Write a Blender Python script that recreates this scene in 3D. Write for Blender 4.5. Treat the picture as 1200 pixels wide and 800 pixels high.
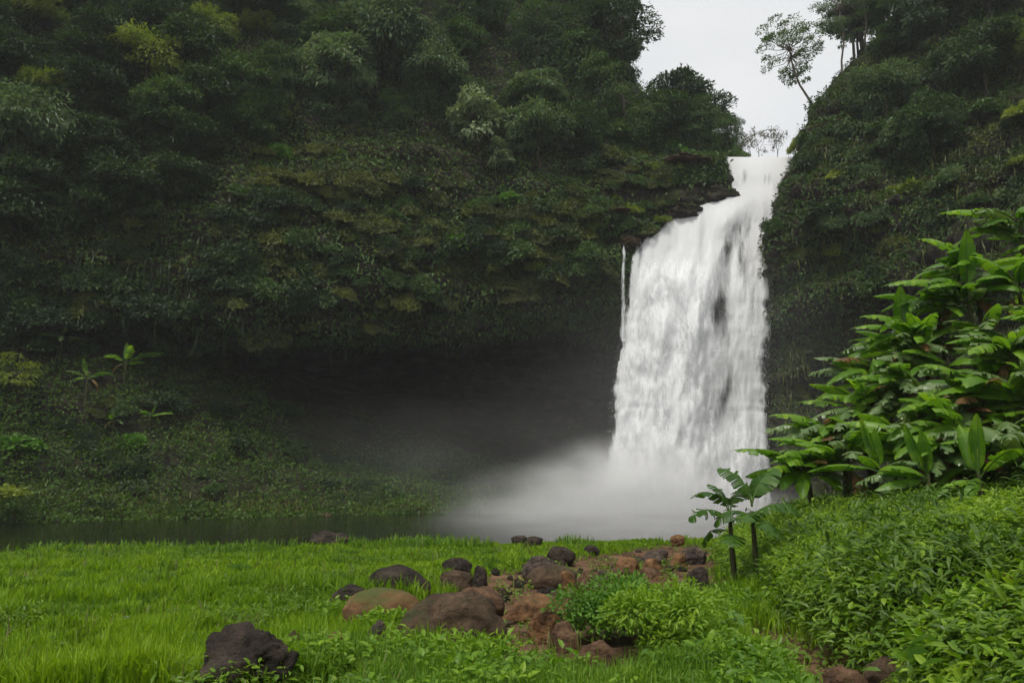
import bpy, math, random
import numpy as np
from mathutils import Vector, Matrix
from mathutils.bvhtree import BVHTree

for o in list(bpy.data.objects):
    bpy.data.objects.remove(o)
SC = bpy.context.scene
COL = SC.collection

# ------------------------------------------------------------------ camera
CAMZ, PITCH, F = 2.4, math.radians(9.73), 933.0
cam_d = bpy.data.cameras.new('camera')
cam_d.sensor_width = 36.0
cam_d.lens = 36.0 * F / 1200.0
cam_d.clip_start, cam_d.clip_end = 0.1, 3000
cam = bpy.data.objects.new('camera', cam_d)
COL.objects.link(cam)
cam.location = (0, 0, CAMZ)
cam.rotation_euler = (math.pi / 2 + PITCH, 0, 0)
SC.camera = cam

# ------------------------------------------------------------------ sky, sun, exposure
SUN_EL, SUN_AZ = 64.0, -150.0        # degrees; azimuth from +Y towards +X
world = bpy.data.worlds.new('World')
SC.world = world
world.use_nodes = True
nt = world.node_tree
nt.nodes.clear()
wo = nt.nodes.new('ShaderNodeOutputWorld')
bg = nt.nodes.new('ShaderNodeBackground')
bg.inputs['Strength'].default_value = 0.1
sky = nt.nodes.new('ShaderNodeTexSky')
sky.sky_type = 'NISHITA'
sky.sun_disc = False
sky.sun_elevation = math.radians(SUN_EL)
sky.sun_rotation = math.radians(SUN_AZ)
sky.dust_density = 3.0
tc = nt.nodes.new('ShaderNodeTexCoord')
cn = nt.nodes.new('ShaderNodeTexNoise')
cn.inputs['Scale'].default_value = 2.2
cn.inputs['Detail'].default_value = 5.0
cmap = nt.nodes.new('ShaderNodeMapping')
cmap.inputs['Scale'].default_value = (1, 1, 2.0)
nt.links.new(tc.outputs['Generated'], cmap.inputs['Vector'])
nt.links.new(cmap.outputs['Vector'], cn.inputs['Vector'])
ramp = nt.nodes.new('ShaderNodeValToRGB')
ramp.color_ramp.elements[0].position = 0.3
ramp.color_ramp.elements[0].color = (4.6, 4.75, 4.9, 1)
ramp.color_ramp.elements[1].position = 0.68
ramp.color_ramp.elements[1].color = (5.6, 5.6, 5.5, 1)
nt.links.new(cn.outputs['Fac'], ramp.inputs['Fac'])
mx = nt.nodes.new('ShaderNodeMixRGB')
mx.inputs['Fac'].default_value = 0.93
nt.links.new(sky.outputs['Color'], mx.inputs['Color1'])
nt.links.new(ramp.outputs['Color'], mx.inputs['Color2'])
nt.links.new(mx.outputs['Color'], bg.inputs['Color'])
nt.links.new(bg.outputs['Background'], wo.inputs['Surface'])

sun_d = bpy.data.lights.new('sun', 'SUN')
sun_d.energy = 1.5
sun_d.angle = math.radians(12)
sun_d.color = (1.0, 0.95, 0.86)
sun = bpy.data.objects.new('sun', sun_d)
COL.objects.link(sun)
_e, _a = math.radians(SUN_EL), math.radians(SUN_AZ)
sdir = Vector((math.sin(_a) * math.cos(_e), math.cos(_a) * math.cos(_e), math.sin(_e)))
sun.rotation_euler = sdir.to_track_quat('Z', 'Y').to_euler()
sun.location = sdir * 120

SC.view_settings.view_transform = 'Standard'
SC.view_settings.look = 'None'
SC.view_settings.exposure = 0.75
SC.view_settings.gamma = 1.0
SC.view_settings.use_curve_mapping = False
SC.render.engine = 'CYCLES'
CY = SC.cycles
CY.use_denoising = True
try:
    CY.denoiser = 'OPENIMAGEDENOISE'
    CY.denoising_prefilter = 'FAST'
except Exception:
    pass
CY.max_bounces = 10
CY.diffuse_bounces = 3
CY.glossy_bounces = 2
CY.transmission_bounces = 3
CY.volume_bounces = 8
CY.transparent_max_bounces = 24
CY.use_adaptive_sampling = True
CY.adaptive_threshold = 0.02
CY.sample_clamp_indirect = 4.0
CY.caustics_reflective = False
CY.caustics_refractive = False
CY.volume_step_rate = 1.0
CY.volume_max_steps = 128

# ------------------------------------------------------------------ helpers
RIGHT = np.array([1.0, 0, 0])
UP = np.array([0, -math.sin(PITCH), math.cos(PITCH)])
FWD = np.array([0, math.cos(PITCH), math.sin(PITCH)])
CAM = np.array([0, 0, CAMZ])


def ray(px, py):
    return RIGHT * ((px - 600) / F) + UP * ((400 - py) / F) + FWD


def at(px, py, Y):
    """the point of the place seen in the photograph at px, py that stands Y metres away"""
    d = ray(px, py)
    return CAM + d * (Y / d[1])


def at_z(px, py, z):
    d = ray(px, py)
    return CAM + d * ((z - CAMZ) / d[2])


def at_height(px, Y, z):
    # x from the bearing px (measured near the horizon), explicit z
    cosy = math.cos(PITCH)
    k = (z - CAMZ) / Y
    # solve py for z: d.z/d.y = k
    s, c = math.sin(PITCH), math.cos(PITCH)
    b = (k * c - s) / (c + k * s)
    d = RIGHT * ((px - 600) / F) + UP * b + FWD
    return CAM + d * (Y / d[1])


def hash3(ix, iy, iz, seed):
    h = (ix.astype(np.int64) * 374761393 + iy.astype(np.int64) * 668265263 + iz.astype(np.int64) * 2147483647 + seed * 1274126177)
    h = (h ^ (h >> 13)) * 1103515245
    h = h & 0x7fffffff
    h = (h ^ (h >> 15)) * 12345701
    h = h & 0x7fffffff
    return (h ^ (h >> 11)) % 100003 / 100003.0


def vnoise(p, seed=0):
    i = np.floor(p).astype(np.int64)
    f = p - i
    f = f * f * (3 - 2 * f)
    r = 0
    for dx in (0, 1):
        wx = f[..., 0] if dx else 1 - f[..., 0]
        for dy in (0, 1):
            wy = f[..., 1] if dy else 1 - f[..., 1]
            for dz in (0, 1):
                wz = f[..., 2] if dz else 1 - f[..., 2]
                r = r + wx * wy * wz * hash3(i[..., 0] + dx, i[..., 1] + dy, i[..., 2] + dz, seed)
    return r * 2 - 1


def fbm(p, oct=4, seed=0, gain=0.5):
    a, r, s = 1.0, 0, 0
    for k in range(oct):
        r = r + a * vnoise(p * (2.03 ** k) + k * 17.3, seed + k)
        s += a
        a *= gain
    return r / s


def smooth(a, b, x):
    t = np.clip((x - a) / (b - a), 0, 1)
    return t * t * (3 - 2 * t)


def unit(v):
    return v / (np.linalg.norm(v, axis=-1, keepdims=True) + 1e-9)


def raw_mesh(name, verts, loops, starts, mats=(), smooth_=True, cols=None, uv=None):
    me = bpy.data.meshes.new(name)
    verts = np.ascontiguousarray(verts, dtype=np.float32)
    loops = np.ascontiguousarray(loops, dtype=np.int32)
    starts = np.ascontiguousarray(starts, dtype=np.int32)
    me.vertices.add(len(verts))
    me.vertices.foreach_set('co', verts.ravel())
    me.loops.add(len(loops))
    me.loops.foreach_set('vertex_index', loops)
    me.polygons.add(len(starts))
    me.polygons.foreach_set('loop_start', starts)
    me.polygons.foreach_set('use_smooth', np.full(len(starts), smooth_, dtype=bool))
    for m in mats:
        me.materials.append(m)
    if cols:
        for k, a in cols.items():
            at_ = me.attributes.new(k, 'FLOAT', 'POINT')
            at_.data.foreach_set('value', np.ascontiguousarray(a, dtype=np.float32))
    if uv is not None:
        l = me.uv_layers.new(name='UVMap')
        l.data.foreach_set('uv', np.ascontiguousarray(uv[loops], dtype=np.float32).ravel())
    me.update(calc_edges=True)
    return me


def grid_mesh(name, V, mat, cols=None, uv=None, flip=False):
    n, m = V.shape[:2]
    idx = np.arange(n * m).reshape(n, m)
    q = np.stack([idx[:-1, :-1], idx[1:, :-1], idx[1:, 1:], idx[:-1, 1:]], -1).reshape(-1, 4)
    if flip:
        q = q[:, ::-1]
    return raw_mesh(name, V.reshape(-1, 3), q.ravel(), np.arange(len(q)) * 4, (mat,), True, cols, uv)


def link(name, me, parent=None, loc=None):
    o = bpy.data.objects.new(name, me)
    COL.objects.link(o)
    if parent is not None:
        o.parent = parent
    if loc is not None:
        o.location = loc
    return o


def tag(o, label=None, cat=None, group=None, kind=None):
    if label:
        o['label'] = label
    if cat:
        o['category'] = cat
    if group:
        o['group'] = group
    if kind:
        o['kind'] = kind
    return o


def empty(name, loc, label, cat, group=None):
    o = bpy.data.objects.new(name, None)
    o.empty_display_size = 0.3
    COL.objects.link(o)
    o.location = loc
    return tag(o, label, cat, group)


def copy_tree(o):
    c = o.copy()
    COL.objects.link(c)
    for ch in o.children:
        d = ch.copy()
        COL.objects.link(d)
        d.parent = c
    return c


# leaf templates: (along, across, normal)
RHOMB = (np.array([(0, 0, 0), (.45, .5, .10), (1, 0, -.12), (.45, -.5, .10)], float), [(0, 1, 2, 3)])
OVAL = (np.array([(0, 0, 0), (.28, .46, .07), (.66, .40, .0), (1, 0, -.22), (.66, -.40, .0), (.28, -.46, .07), (.3, 0, 0), (.68, 0, -.05)], float),
        [(0, 6, 1), (6, 7, 2, 1), (7, 3, 2), (0, 5, 6), (5, 4, 7, 6), (4, 3, 7)])
LANCE = (np.array([(0, 0, 0), (.25, .32, .06), (1, 0, -.30), (.25, -.32, .06), (.6, .28, -.02), (.6, -.28, -.02), (.3, 0, .0), (.62, 0, -.06)], float),
         [(0, 6, 1), (6, 7, 4, 1), (7, 2, 4), (0, 3, 6), (3, 5, 7, 6), (5, 2, 7)])


def leaves(P, D, N, L, W, tmpl=RHOMB):
    """arrays of leaves: base points P, directions D, normals N, lengths L, widths W -> verts, loops, starts"""
    T, faces = tmpl
    D = unit(D)
    S = unit(np.cross(D, N))
    N = np.cross(S, D)
    n, k = len(P), len(T)
    L = np.asarray(L).reshape(-1, 1, 1)
    W = np.asarray(W).reshape(-1, 1, 1)
    V = P[:, None] + L * (T[None, :, :1] * D[:, None] + T[None, :, 2:] * N[:, None]) + W * T[None, :, 1:2] * S[:, None]
    fl = np.concatenate([np.array(f) for f in faces])
    st = np.cumsum([0] + [len(f) for f in faces[:-1]])
    loops = (fl[None] + (np.arange(n) * k)[:, None]).ravel()
    starts = (st[None] + (np.arange(n) * len(fl))[:, None]).ravel()
    return V.reshape(-1, 3), loops, starts


def join(parts):
    vs, ls, ss, vo, lo = [], [], [], 0, 0
    for v, l, s in parts:
        vs.append(v); ls.append(l + vo); ss.append(s + lo)
        vo += len(v); lo += len(l)
    return np.concatenate(vs), np.concatenate(ls), np.concatenate(ss)


def tube(path, radii, seg=6):
    path = np.asarray(path, float)
    radii = np.asarray(radii, float)
    n = len(path)
    t = unit(np.gradient(path, axis=0))
    ref = np.array([0.31, 0.95, 0.05]) if abs(t[0][1]) < 0.8 else np.array([0.95, 0.2, 0.1])
    a = unit(np.cross(t, ref))
    b = np.cross(t, a)
    th = np.arange(seg) / seg * 2 * math.pi
    V = path[:, None] + radii[:, None, None] * (np.cos(th)[None, :, None] * a[:, None] + np.sin(th)[None, :, None] * b[:, None])
    idx = np.arange(n * seg).reshape(n, seg)
    nx = np.roll(idx, -1, axis=1)
    q = np.stack([idx[:-1], nx[:-1], nx[1:], idx[1:]], -1).reshape(-1, 4)
    return V.reshape(-1, 3), q.ravel(), np.arange(len(q)) * 4


# ------------------------------------------------------------------ materials
def new_mat(name):
    m = bpy.data.materials.new(name)
    m.use_nodes = True
    m.node_tree.nodes.clear()
    return m, m.node_tree.nodes, m.node_tree.links


def leaf_mat(name, cols, trans=0.35, rough=0.5, spec=0.35, scale=0.6):
    """cols: three colours a leaf may have; which one is drawn per leaf, per plant and in metre-wide drifts"""
    m, N, L = new_mat(name)
    out = N.new('ShaderNodeOutputMaterial')
    geo = N.new('ShaderNodeNewGeometry')
    oi = N.new('ShaderNodeObjectInfo')
    tcd = N.new('ShaderNodeTexCoord')
    no = N.new('ShaderNodeTexNoise')
    no.inputs['Scale'].default_value = scale
    no.inputs['Detail'].default_value = 3
    L.new(tcd.outputs['Object'], no.inputs['Vector'])
    a = N.new('ShaderNodeMath'); a.operation = 'MULTIPLY'; a.inputs[1].default_value = 0.5
    L.new(geo.outputs['Random Per Island'], a.inputs[0])
    b = N.new('ShaderNodeMath'); b.operation = 'MULTIPLY_ADD'; b.inputs[1].default_value = 0.3
    L.new(oi.outputs['Random'], b.inputs[0]); L.new(a.outputs[0], b.inputs[2])
    c = N.new('ShaderNodeMath'); c.operation = 'MULTIPLY_ADD'; c.inputs[1].default_value = 0.9
    L.new(no.outputs['Fac'], c.inputs[0]); L.new(b.outputs[0], c.inputs[2])
    d = N.new('ShaderNodeMath'); d.operation = 'SUBTRACT'; d.inputs[1].default_value = 0.36
    L.new(c.outputs[0], d.inputs[0])
    r = N.new('ShaderNodeValToRGB')
    e = r.color_ramp.elements
    e[0].position, e[1].position = 0.1, 0.95
    e[0].color = (*cols[0], 1); e[1].color = (*cols[2], 1)
    x = e.new(0.5); x.color = (*cols[1], 1)
    L.new(d.outputs[0], r.inputs['Fac'])
    p = N.new('ShaderNodeBsdfPrincipled')
    p.inputs['Roughness'].default_value = rough
    p.inputs['Specular IOR Level'].default_value = spec
    L.new(r.outputs['Color'], p.inputs['Base Color'])
    tr = N.new('ShaderNodeBsdfTranslucent')
    hs = N.new('ShaderNodeMixRGB'); hs.blend_type = 'MULTIPLY'; hs.inputs['Fac'].default_value = 1
    hs.inputs['Color2'].default_value = (1.25, 1.3, 0.6, 1)
    L.new(r.outputs['Color'], hs.inputs['Color1'])
    L.new(hs.outputs['Color'], tr.inputs['Color'])
    mixs = N.new('ShaderNodeMixShader'); mixs.inputs['Fac'].default_value = trans
    L.new(p.outputs['BSDF'], mixs.inputs[1]); L.new(tr.outputs['BSDF'], mixs.inputs[2])
    L.new(mixs.outputs['Shader'], out.inputs['Surface'])
    return m


def rock_mat(name, dark, mid, light, moss=None, moss_amt=0.5, scale=1.0, rough=0.85, bump=0.6, strata=0.0):
    m, N, L = new_mat(name)
    out = N.new('ShaderNodeOutputMaterial')
    tcd = N.new('ShaderNodeTexCoord')
    mp = N.new('ShaderNodeMapping')
    mp.inputs['Scale'].default_value = (scale, scale, scale * (1 + strata))
    oi = N.new('ShaderNodeObjectInfo')
    va = N.new('ShaderNodeVectorMath'); va.operation = 'ADD'
    mul = N.new('ShaderNodeMath'); mul.operation = 'MULTIPLY'; mul.inputs[1].default_value = 37.0
    L.new(oi.outputs['Random'], mul.inputs[0])
    L.new(tcd.outputs['Object'], va.inputs[0]); L.new(mul.outputs[0], va.inputs[1])
    L.new(va.outputs[0], mp.inputs['Vector'])
    n1 = N.new('ShaderNodeTexNoise'); n1.inputs['Scale'].default_value = 1.6; n1.inputs['Detail'].default_value = 9; n1.inputs['Roughness'].default_value = 0.62
    n2 = N.new('ShaderNodeTexNoise'); n2.inputs['Scale'].default_value = 9; n2.inputs['Detail'].default_value = 6; n2.inputs['Roughness'].default_value = 0.7
    L.new(mp.outputs['Vector'], n1.inputs['Vector']); L.new(mp.outputs['Vector'], n2.inputs['Vector'])
    r = N.new('ShaderNodeValToRGB')
    e = r.color_ramp.elements
    e[0].position, e[1].position = 0.3, 0.72
    e[0].color = (*dark, 1); e[1].color = (*light, 1)
    x = e.new(0.5); x.color = (*mid, 1)
    mm = N.new('ShaderNodeMath'); mm.operation = 'MULTIPLY_ADD'; mm.inputs[1].default_value = 0.45
    sb = N.new('ShaderNodeMath'); sb.operation = 'SUBTRACT'; sb.inputs[1].default_value = 0.22
    L.new(n2.outputs['Fac'], mm.inputs[0]); L.new(n1.outputs['Fac'], mm.inputs[2]); L.new(mm.outputs[0], sb.inputs[0])
    L.new(sb.outputs[0], r.inputs['Fac'])
    colr = r.outputs['Color']
    if moss:
        geo = N.new('ShaderNodeNewGeometry')
        sp = N.new('ShaderNodeSeparateXYZ')
        L.new(geo.outputs['Normal'], sp.inputs[0])
        n3 = N.new('ShaderNodeTexNoise'); n3.inputs['Scale'].default_value = 1.1; n3.inputs['Detail'].default_value = 7; n3.inputs['Roughness'].default_value = 0.65
        L.new(va.outputs[0], n3.inputs['Vector'])
        ad = N.new('ShaderNodeMath'); ad.operation = 'MULTIPLY_ADD'; ad.inputs[1].default_value = 0.22
        L.new(sp.outputs['Z'], ad.inputs[0]); L.new(n3.outputs['Fac'], ad.inputs[2])
        mr = N.new('ShaderNodeMapRange'); mr.inputs['From Min'].default_value = 0.78 - moss_amt * 0.5; mr.inputs['From Max'].default_value = 0.95 - moss_amt * 0.5
        L.new(ad.outputs[0], mr.inputs['Value'])
        mxm = N.new('ShaderNodeMixRGB'); mxm.inputs['Color2'].default_value = (*moss, 1)
        L.new(mr.outputs['Result'], mxm.inputs['Fac']); L.new(colr, mxm.inputs['Color1'])
        colr = mxm.outputs['Color']
    p = N.new('ShaderNodeBsdfPrincipled')
    p.inputs['Roughness'].default_value = rough
    p.inputs['Specular IOR Level'].default_value = 0.3
    L.new(colr, p.inputs['Base Color'])
    bp = N.new('ShaderNodeBump'); bp.inputs['Strength'].default_value = bump; bp.inputs['Distance'].default_value = 0.22 / scale
    vo = N.new('ShaderNodeTexVoronoi'); vo.feature = 'DISTANCE_TO_EDGE'; vo.inputs['Scale'].default_value = .9
    wv = N.new('ShaderNodeVectorMath'); wv.operation = 'ADD'
    L.new(mp.outputs['Vector'], wv.inputs[0]); L.new(n1.outputs['Color'], wv.inputs[1]); L.new(wv.outputs[0], vo.inputs['Vector'])
    cr = N.new('ShaderNodeMapRange'); cr.inputs['From Max'].default_value = .035; cr.inputs['To Min'].default_value = -.13; cr.inputs['To Max'].default_value = 0
    L.new(vo.outputs['Distance'], cr.inputs['Value'])
    hs_ = N.new('ShaderNodeMath'); hs_.operation = 'ADD'
    L.new(mm.outputs[0], hs_.inputs[0]); L.new(cr.outputs['Result'], hs_.inputs[1])
    L.new(hs_.outputs[0], bp.inputs['Height'])
    L.new(bp.outputs['Normal'], p.inputs['Normal'])
    L.new(p.outputs['BSDF'], out.inputs['Surface'])
    return m


def bark_mat(name, a, b):
    return rock_mat(name, a, tuple((u + v) / 2 for u, v in zip(a, b)), b, None, scale=3.0, bump=0.5)


M = {}
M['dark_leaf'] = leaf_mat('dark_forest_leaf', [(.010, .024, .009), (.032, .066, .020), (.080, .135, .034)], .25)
M['mid_leaf'] = leaf_mat('mid_forest_leaf', [(.018, .044, .014), (.058, .118, .030), (.13, .21, .045)], .3)
M['grey_leaf'] = leaf_mat('grey_green_leaf', [(.034, .066, .030), (.10, .165, .072), (.20, .28, .125)], .3)
M['yellow_leaf'] = leaf_mat('yellow_green_leaf', [(.09, .13, .014), (.18, .24, .024), (.30, .35, .04)], .35)
M['pale_leaf'] = leaf_mat('pale_leaf', [(.10, .15, .07), (.20, .26, .13), (.33, .39, .21)], .3)
M['bright_leaf'] = leaf_mat('bright_green_leaf', [(.055, .15, .012), (.10, .23, .018), (.17, .32, .026)], .35)
M['moss_leaf'] = leaf_mat('mossy_fern_leaf', [(.020, .034, .008), (.075, .095, .015), (.18, .20, .030)], .25, scale=0.25)
M['cover_leaf'] = leaf_mat('slope_cover_leaf', [(.022, .056, .010), (.060, .125, .018), (.11, .19, .026)], .3, scale=0.3)
M['bank_leaf'] = leaf_mat('bank_cover_leaf', [(.08, .18, .012), (.17, .31, .018), (.30, .43, .03)], .4, rough=.45, scale=0.8)
M['dark_bank_leaf'] = leaf_mat('dark_bank_leaf', [(.055, .115, .012), (.12, .22, .018), (.21, .33, .028)], .35, rough=.4, scale=0.8)
M['grass'] = leaf_mat('meadow_grass_blade', [(.080, .17, .008), (.19, .33, .012), (.32, .45, .022)], .45, rough=.5, spec=.25, scale=0.35)
M['tall_grass'] = leaf_mat('bank_grass_blade', [(.06, .14, .012), (.12, .24, .018), (.21, .34, .03)], .4, rough=.5, scale=0.8)
M['dry_grass'] = leaf_mat('dry_grass_blade', [(.11, .12, .03), (.17, .18, .05), (.24, .22, .08)], .35)
M['banana_leaf'] = leaf_mat('banana_leaf', [(.07, .18, .012), (.15, .30, .018), (.26, .42, .026)], .45, rough=.4, spec=.5, scale=0.7)
M['banana_old'] = leaf_mat('banana_leaf_dull', [(.08, .15, .04), (.14, .22, .075), (.22, .29, .12)], .3, rough=.35, spec=.5, scale=0.7)
M['young_banana'] = leaf_mat('young_banana_leaf', [(.030, .085, .010), (.06, .14, .014), (.11, .21, .02)], .35, rough=.45)
M['taro_leaf'] = leaf_mat('taro_leaf', [(.10, .22, .05), (.14, .28, .06), (.19, .34, .08)], .3, rough=.4, spec=.5)
M['dry_leaf'] = leaf_mat('dry_leaf', [(.10, .055, .025), (.17, .09, .035), (.25, .14, .06)], .3)
M['brown_twig_leaf'] = leaf_mat('sparse_twig_leaf', [(.06, .055, .025), (.09, .075, .03), (.12, .11, .04)], .3)
M['bark'] = bark_mat('dark_bark', (.02, .016, .012), (.07, .055, .042))
M['pale_bark'] = bark_mat('pale_bark', (.07, .055, .042), (.20, .165, .13))
M['stem'] = bark_mat('banana_stem', (.03, .025, .012), (.09, .10, .035))
M['petiole'] = leaf_mat('green_stalk', [(.06, .12, .02), (.09, .16, .03), (.12, .2, .04)], .1)
M['cliff'] = rock_mat('basalt_cliff', (.012, .010, .009), (.032, .025, .020), (.095, .070, .052), moss=(.030, .040, .009), moss_amt=.55, scale=.45, bump=1.0, strata=1.6)
M['brown_rock'] = rock_mat('brown_boulder', (.020, .013, .008), (.072, .045, .026), (.145, .095, .056), moss=(.045, .055, .018), moss_amt=.2, scale=2.2, bump=1.0)
M['orange_rock'] = rock_mat('orange_laterite', (.040, .022, .010), (.165, .082, .034), (.32, .18, .082), moss=(.06, .06, .02), moss_amt=.1, scale=2.4, bump=1.0)
M['red_rock'] = rock_mat('reddish_rock', (.026, .015, .009), (.105, .057, .030), (.21, .125, .07), scale=2.6, bump=1.0)
M['dark_rock'] = rock_mat('dark_basalt_rock', (.010, .008, .006), (.034, .025, .018), (.085, .062, .046), scale=2.0, bump=1.1)
M['grey_rock'] = rock_mat('grey_brown_rock', (.022, .016, .013), (.075, .056, .045), (.16, .125, .10), scale=2.2, bump=1.0)
M['mossy_rock'] = rock_mat('orange_rock_with_moss', (.06, .035, .016), (.15, .078, .032), (.22, .125, .055), moss=(.075, .085, .02), moss_amt=.36, scale=2.2)

# ------------------------------------------------------------------ ground sheet
def foot_x(y):
    return np.interp(y, [0, 4, 7.2, 10, 14, 18, 22, 25, 30, 60], [2.7, 2.8, 3.3, 3.55, 4.15, 4.75, 5.5, 7.2, 13, 40])


def shore_y(x):
    return np.interp(x, [-60, -40, -15, -8, 0, 5, 9, 14, 30, 60], [24, 23, 24, 25.5, 28, 29.5, 29.5, 31, 34, 40])


def soil_mask(x, y):
    cx = np.interp(y, [5, 8.5, 10, 12.5, 15, 18, 21, 24, 27], [0.9, 0.7, 0.55, .7, 1.3, 2.0, 2.9, 4.2, 5.4])
    hw = np.interp(y, [5, 7, 8, 10, 12.5, 15, 18, 21, 24, 27, 28.5], [0, .0, 1.0, 1.5, 1.9, 2.3, 2.7, 2.3, 1.7, 1.2, 0])
    n = fbm(np.stack([x * .9, y * .9, x * 0], -1), 3, 5) * 0.8
    a = 1 - smooth(-.35, .35, np.abs(x - cx) - hw + n)
    d = x - foot_x(y)
    b = (1 - smooth(0.35, .6, np.abs(d + 0.38 + n * .3))) * (1 - smooth(10, 12, y)) * smooth(4.5, 5.5, y)
    c = smooth(.30, .5, fbm(np.stack([x * .75 + 9, y * .55, x * 0], -1), 3, 11)) * (1 - smooth(12, 17, y)) * .9
    e1 = 1 - smooth(6.7, 7.1, y + .5 * n - .12 * np.maximum(x + 2.2, 0) * 6)
    e2 = 1 - smooth(.25, .5, np.hypot((x + 4.55) * .8, (y - 8.9) * .45) + .2 * n)
    return np.clip(np.maximum.reduce([a, b, c, e1 * (x < -1.2), e2]), 0, 1)


def ground_z(x, y):
    x = np.asarray(x, float); y = np.asarray(y, float)
    p = np.stack([x, y, x * 0], -1)
    z = np.interp(y, [-5, 5, 8, 24, 40], [.80, .74, .62, .20, .18])
    z = z + .10 * fbm(p * .35, 3, 1) + .05 * fbm(p * 1.3, 3, 2)
    s = y - shore_y(x) + .9 * fbm(p * .5, 3, 3)
    z = z - 1.5 * smooth(-0.6, 3.5, s)
    soil = soil_mask(x, y)
    z = z - .14 * soil + .05 * soil * fbm(p * 2.2, 3, 4)
    d = x - foot_x(y) + .25 * fbm(p * .8, 3, 6)
    fade = 1 - smooth(24, 33, y - 0.55 * np.maximum(x - 8, 0))
    dd = np.maximum(d, 0)
    rise = 1.22 * (1 - np.exp(-dd / 1.5)) + .95 * np.maximum(dd - 4.9, 0)
    rise = np.minimum(rise, 15)
    z = z + rise * fade + .18 * smooth(0, 1, d) * fbm(p * .9, 3, 8) * fade
    return z


def axis(lo, hi, mid0, mid1, fine, coarse):
    a = [mid0]
    st = fine
    v = mid0
    while v > lo:
        st = min(st * 1.25, coarse); v -= st; a.append(v)
    a = a[::-1] + list(np.arange(mid0 + fine, mid1, fine))
    st, v = fine, a[-1]
    while v < hi:
        st = min(st * 1.25, coarse); v += st; a.append(v)
    return np.array(a)


gx = axis(-420, 420, -19, 16, .16, 30)
gy = axis(-60, 700, 3, 31, .16, 40)
GX, GY = np.meshgrid(gx, gy, indexing='ij')
GZ = ground_z(GX, GY)
gm, N, L = new_mat('meadow_soil')
out = N.new('ShaderNodeOutputMaterial')
at_n = N.new('ShaderNodeAttribute'); at_n.attribute_name = 'soil'
tcd = N.new('ShaderNodeTexCoord')
n1 = N.new('ShaderNodeTexNoise'); n1.inputs['Scale'].default_value = 1.7; n1.inputs['Detail'].default_value = 8; n1.inputs['Roughness'].default_value = .65
n2 = N.new('ShaderNodeTexNoise'); n2.inputs['Scale'].default_value = 14; n2.inputs['Detail'].default_value = 5; n2.inputs['Roughness'].default_value = .7
for q in (n1, n2):
    L.new(tcd.outputs['Object'], q.inputs['Vector'])
r1 = N.new('ShaderNodeValToRGB')
e = r1.color_ramp.elements
e[0].position, e[1].position = .32, .7
e[0].color = (.040, .023, .013, 1); e[1].color = (.20, .115, .065, 1)
x = e.new(.5); x.color = (.110, .060, .034, 1)
ad = N.new('ShaderNodeMath'); ad.operation = 'MULTIPLY_ADD'; ad.inputs[1].default_value = .5
L.new(n2.outputs['Fac'], ad.inputs[0]); L.new(n1.outputs['Fac'], ad.inputs[2])
sb = N.new('ShaderNodeMath'); sb.operation = 'SUBTRACT'; sb.inputs[1].default_value = .25
L.new(ad.outputs[0], sb.inputs[0]); L.new(sb.outputs[0], r1.inputs['Fac'])
r2 = N.new('ShaderNodeValToRGB')
e = r2.color_ramp.elements
e[0].position, e[1].position = .3, .7
e[0].color = (.022, .035, .008, 1); e[1].color = (.07, .10, .02, 1)
L.new(sb.outputs[0], r2.inputs['Fac'])
mxc = N.new('ShaderNodeMixRGB')
L.new(at_n.outputs['Fac'], mxc.inputs['Fac']); L.new(r2.outputs['Color'], mxc.inputs['Color1']); L.new(r1.outputs['Color'], mxc.inputs['Color2'])
p = N.new('ShaderNodeBsdfPrincipled'); p.inputs['Roughness'].default_value = .9; p.inputs['Specular IOR Level'].default_value = .2
L.new(mxc.outputs['Color'], p.inputs['Base Color'])
bp = N.new('ShaderNodeBump'); bp.inputs['Strength'].default_value = .8; bp.inputs['Distance'].default_value = .05
L.new(ad.outputs[0], bp.inputs['Height']); L.new(bp.outputs['Normal'], p.inputs['Normal'])
L.new(p.outputs['BSDF'], out.inputs['Surface'])
g_me = grid_mesh('ground', np.stack([GX, GY, GZ], -1), gm, {'soil': soil_mask(GX, GY).ravel()})
ground = tag(link('ground', g_me), kind='structure')

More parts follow.
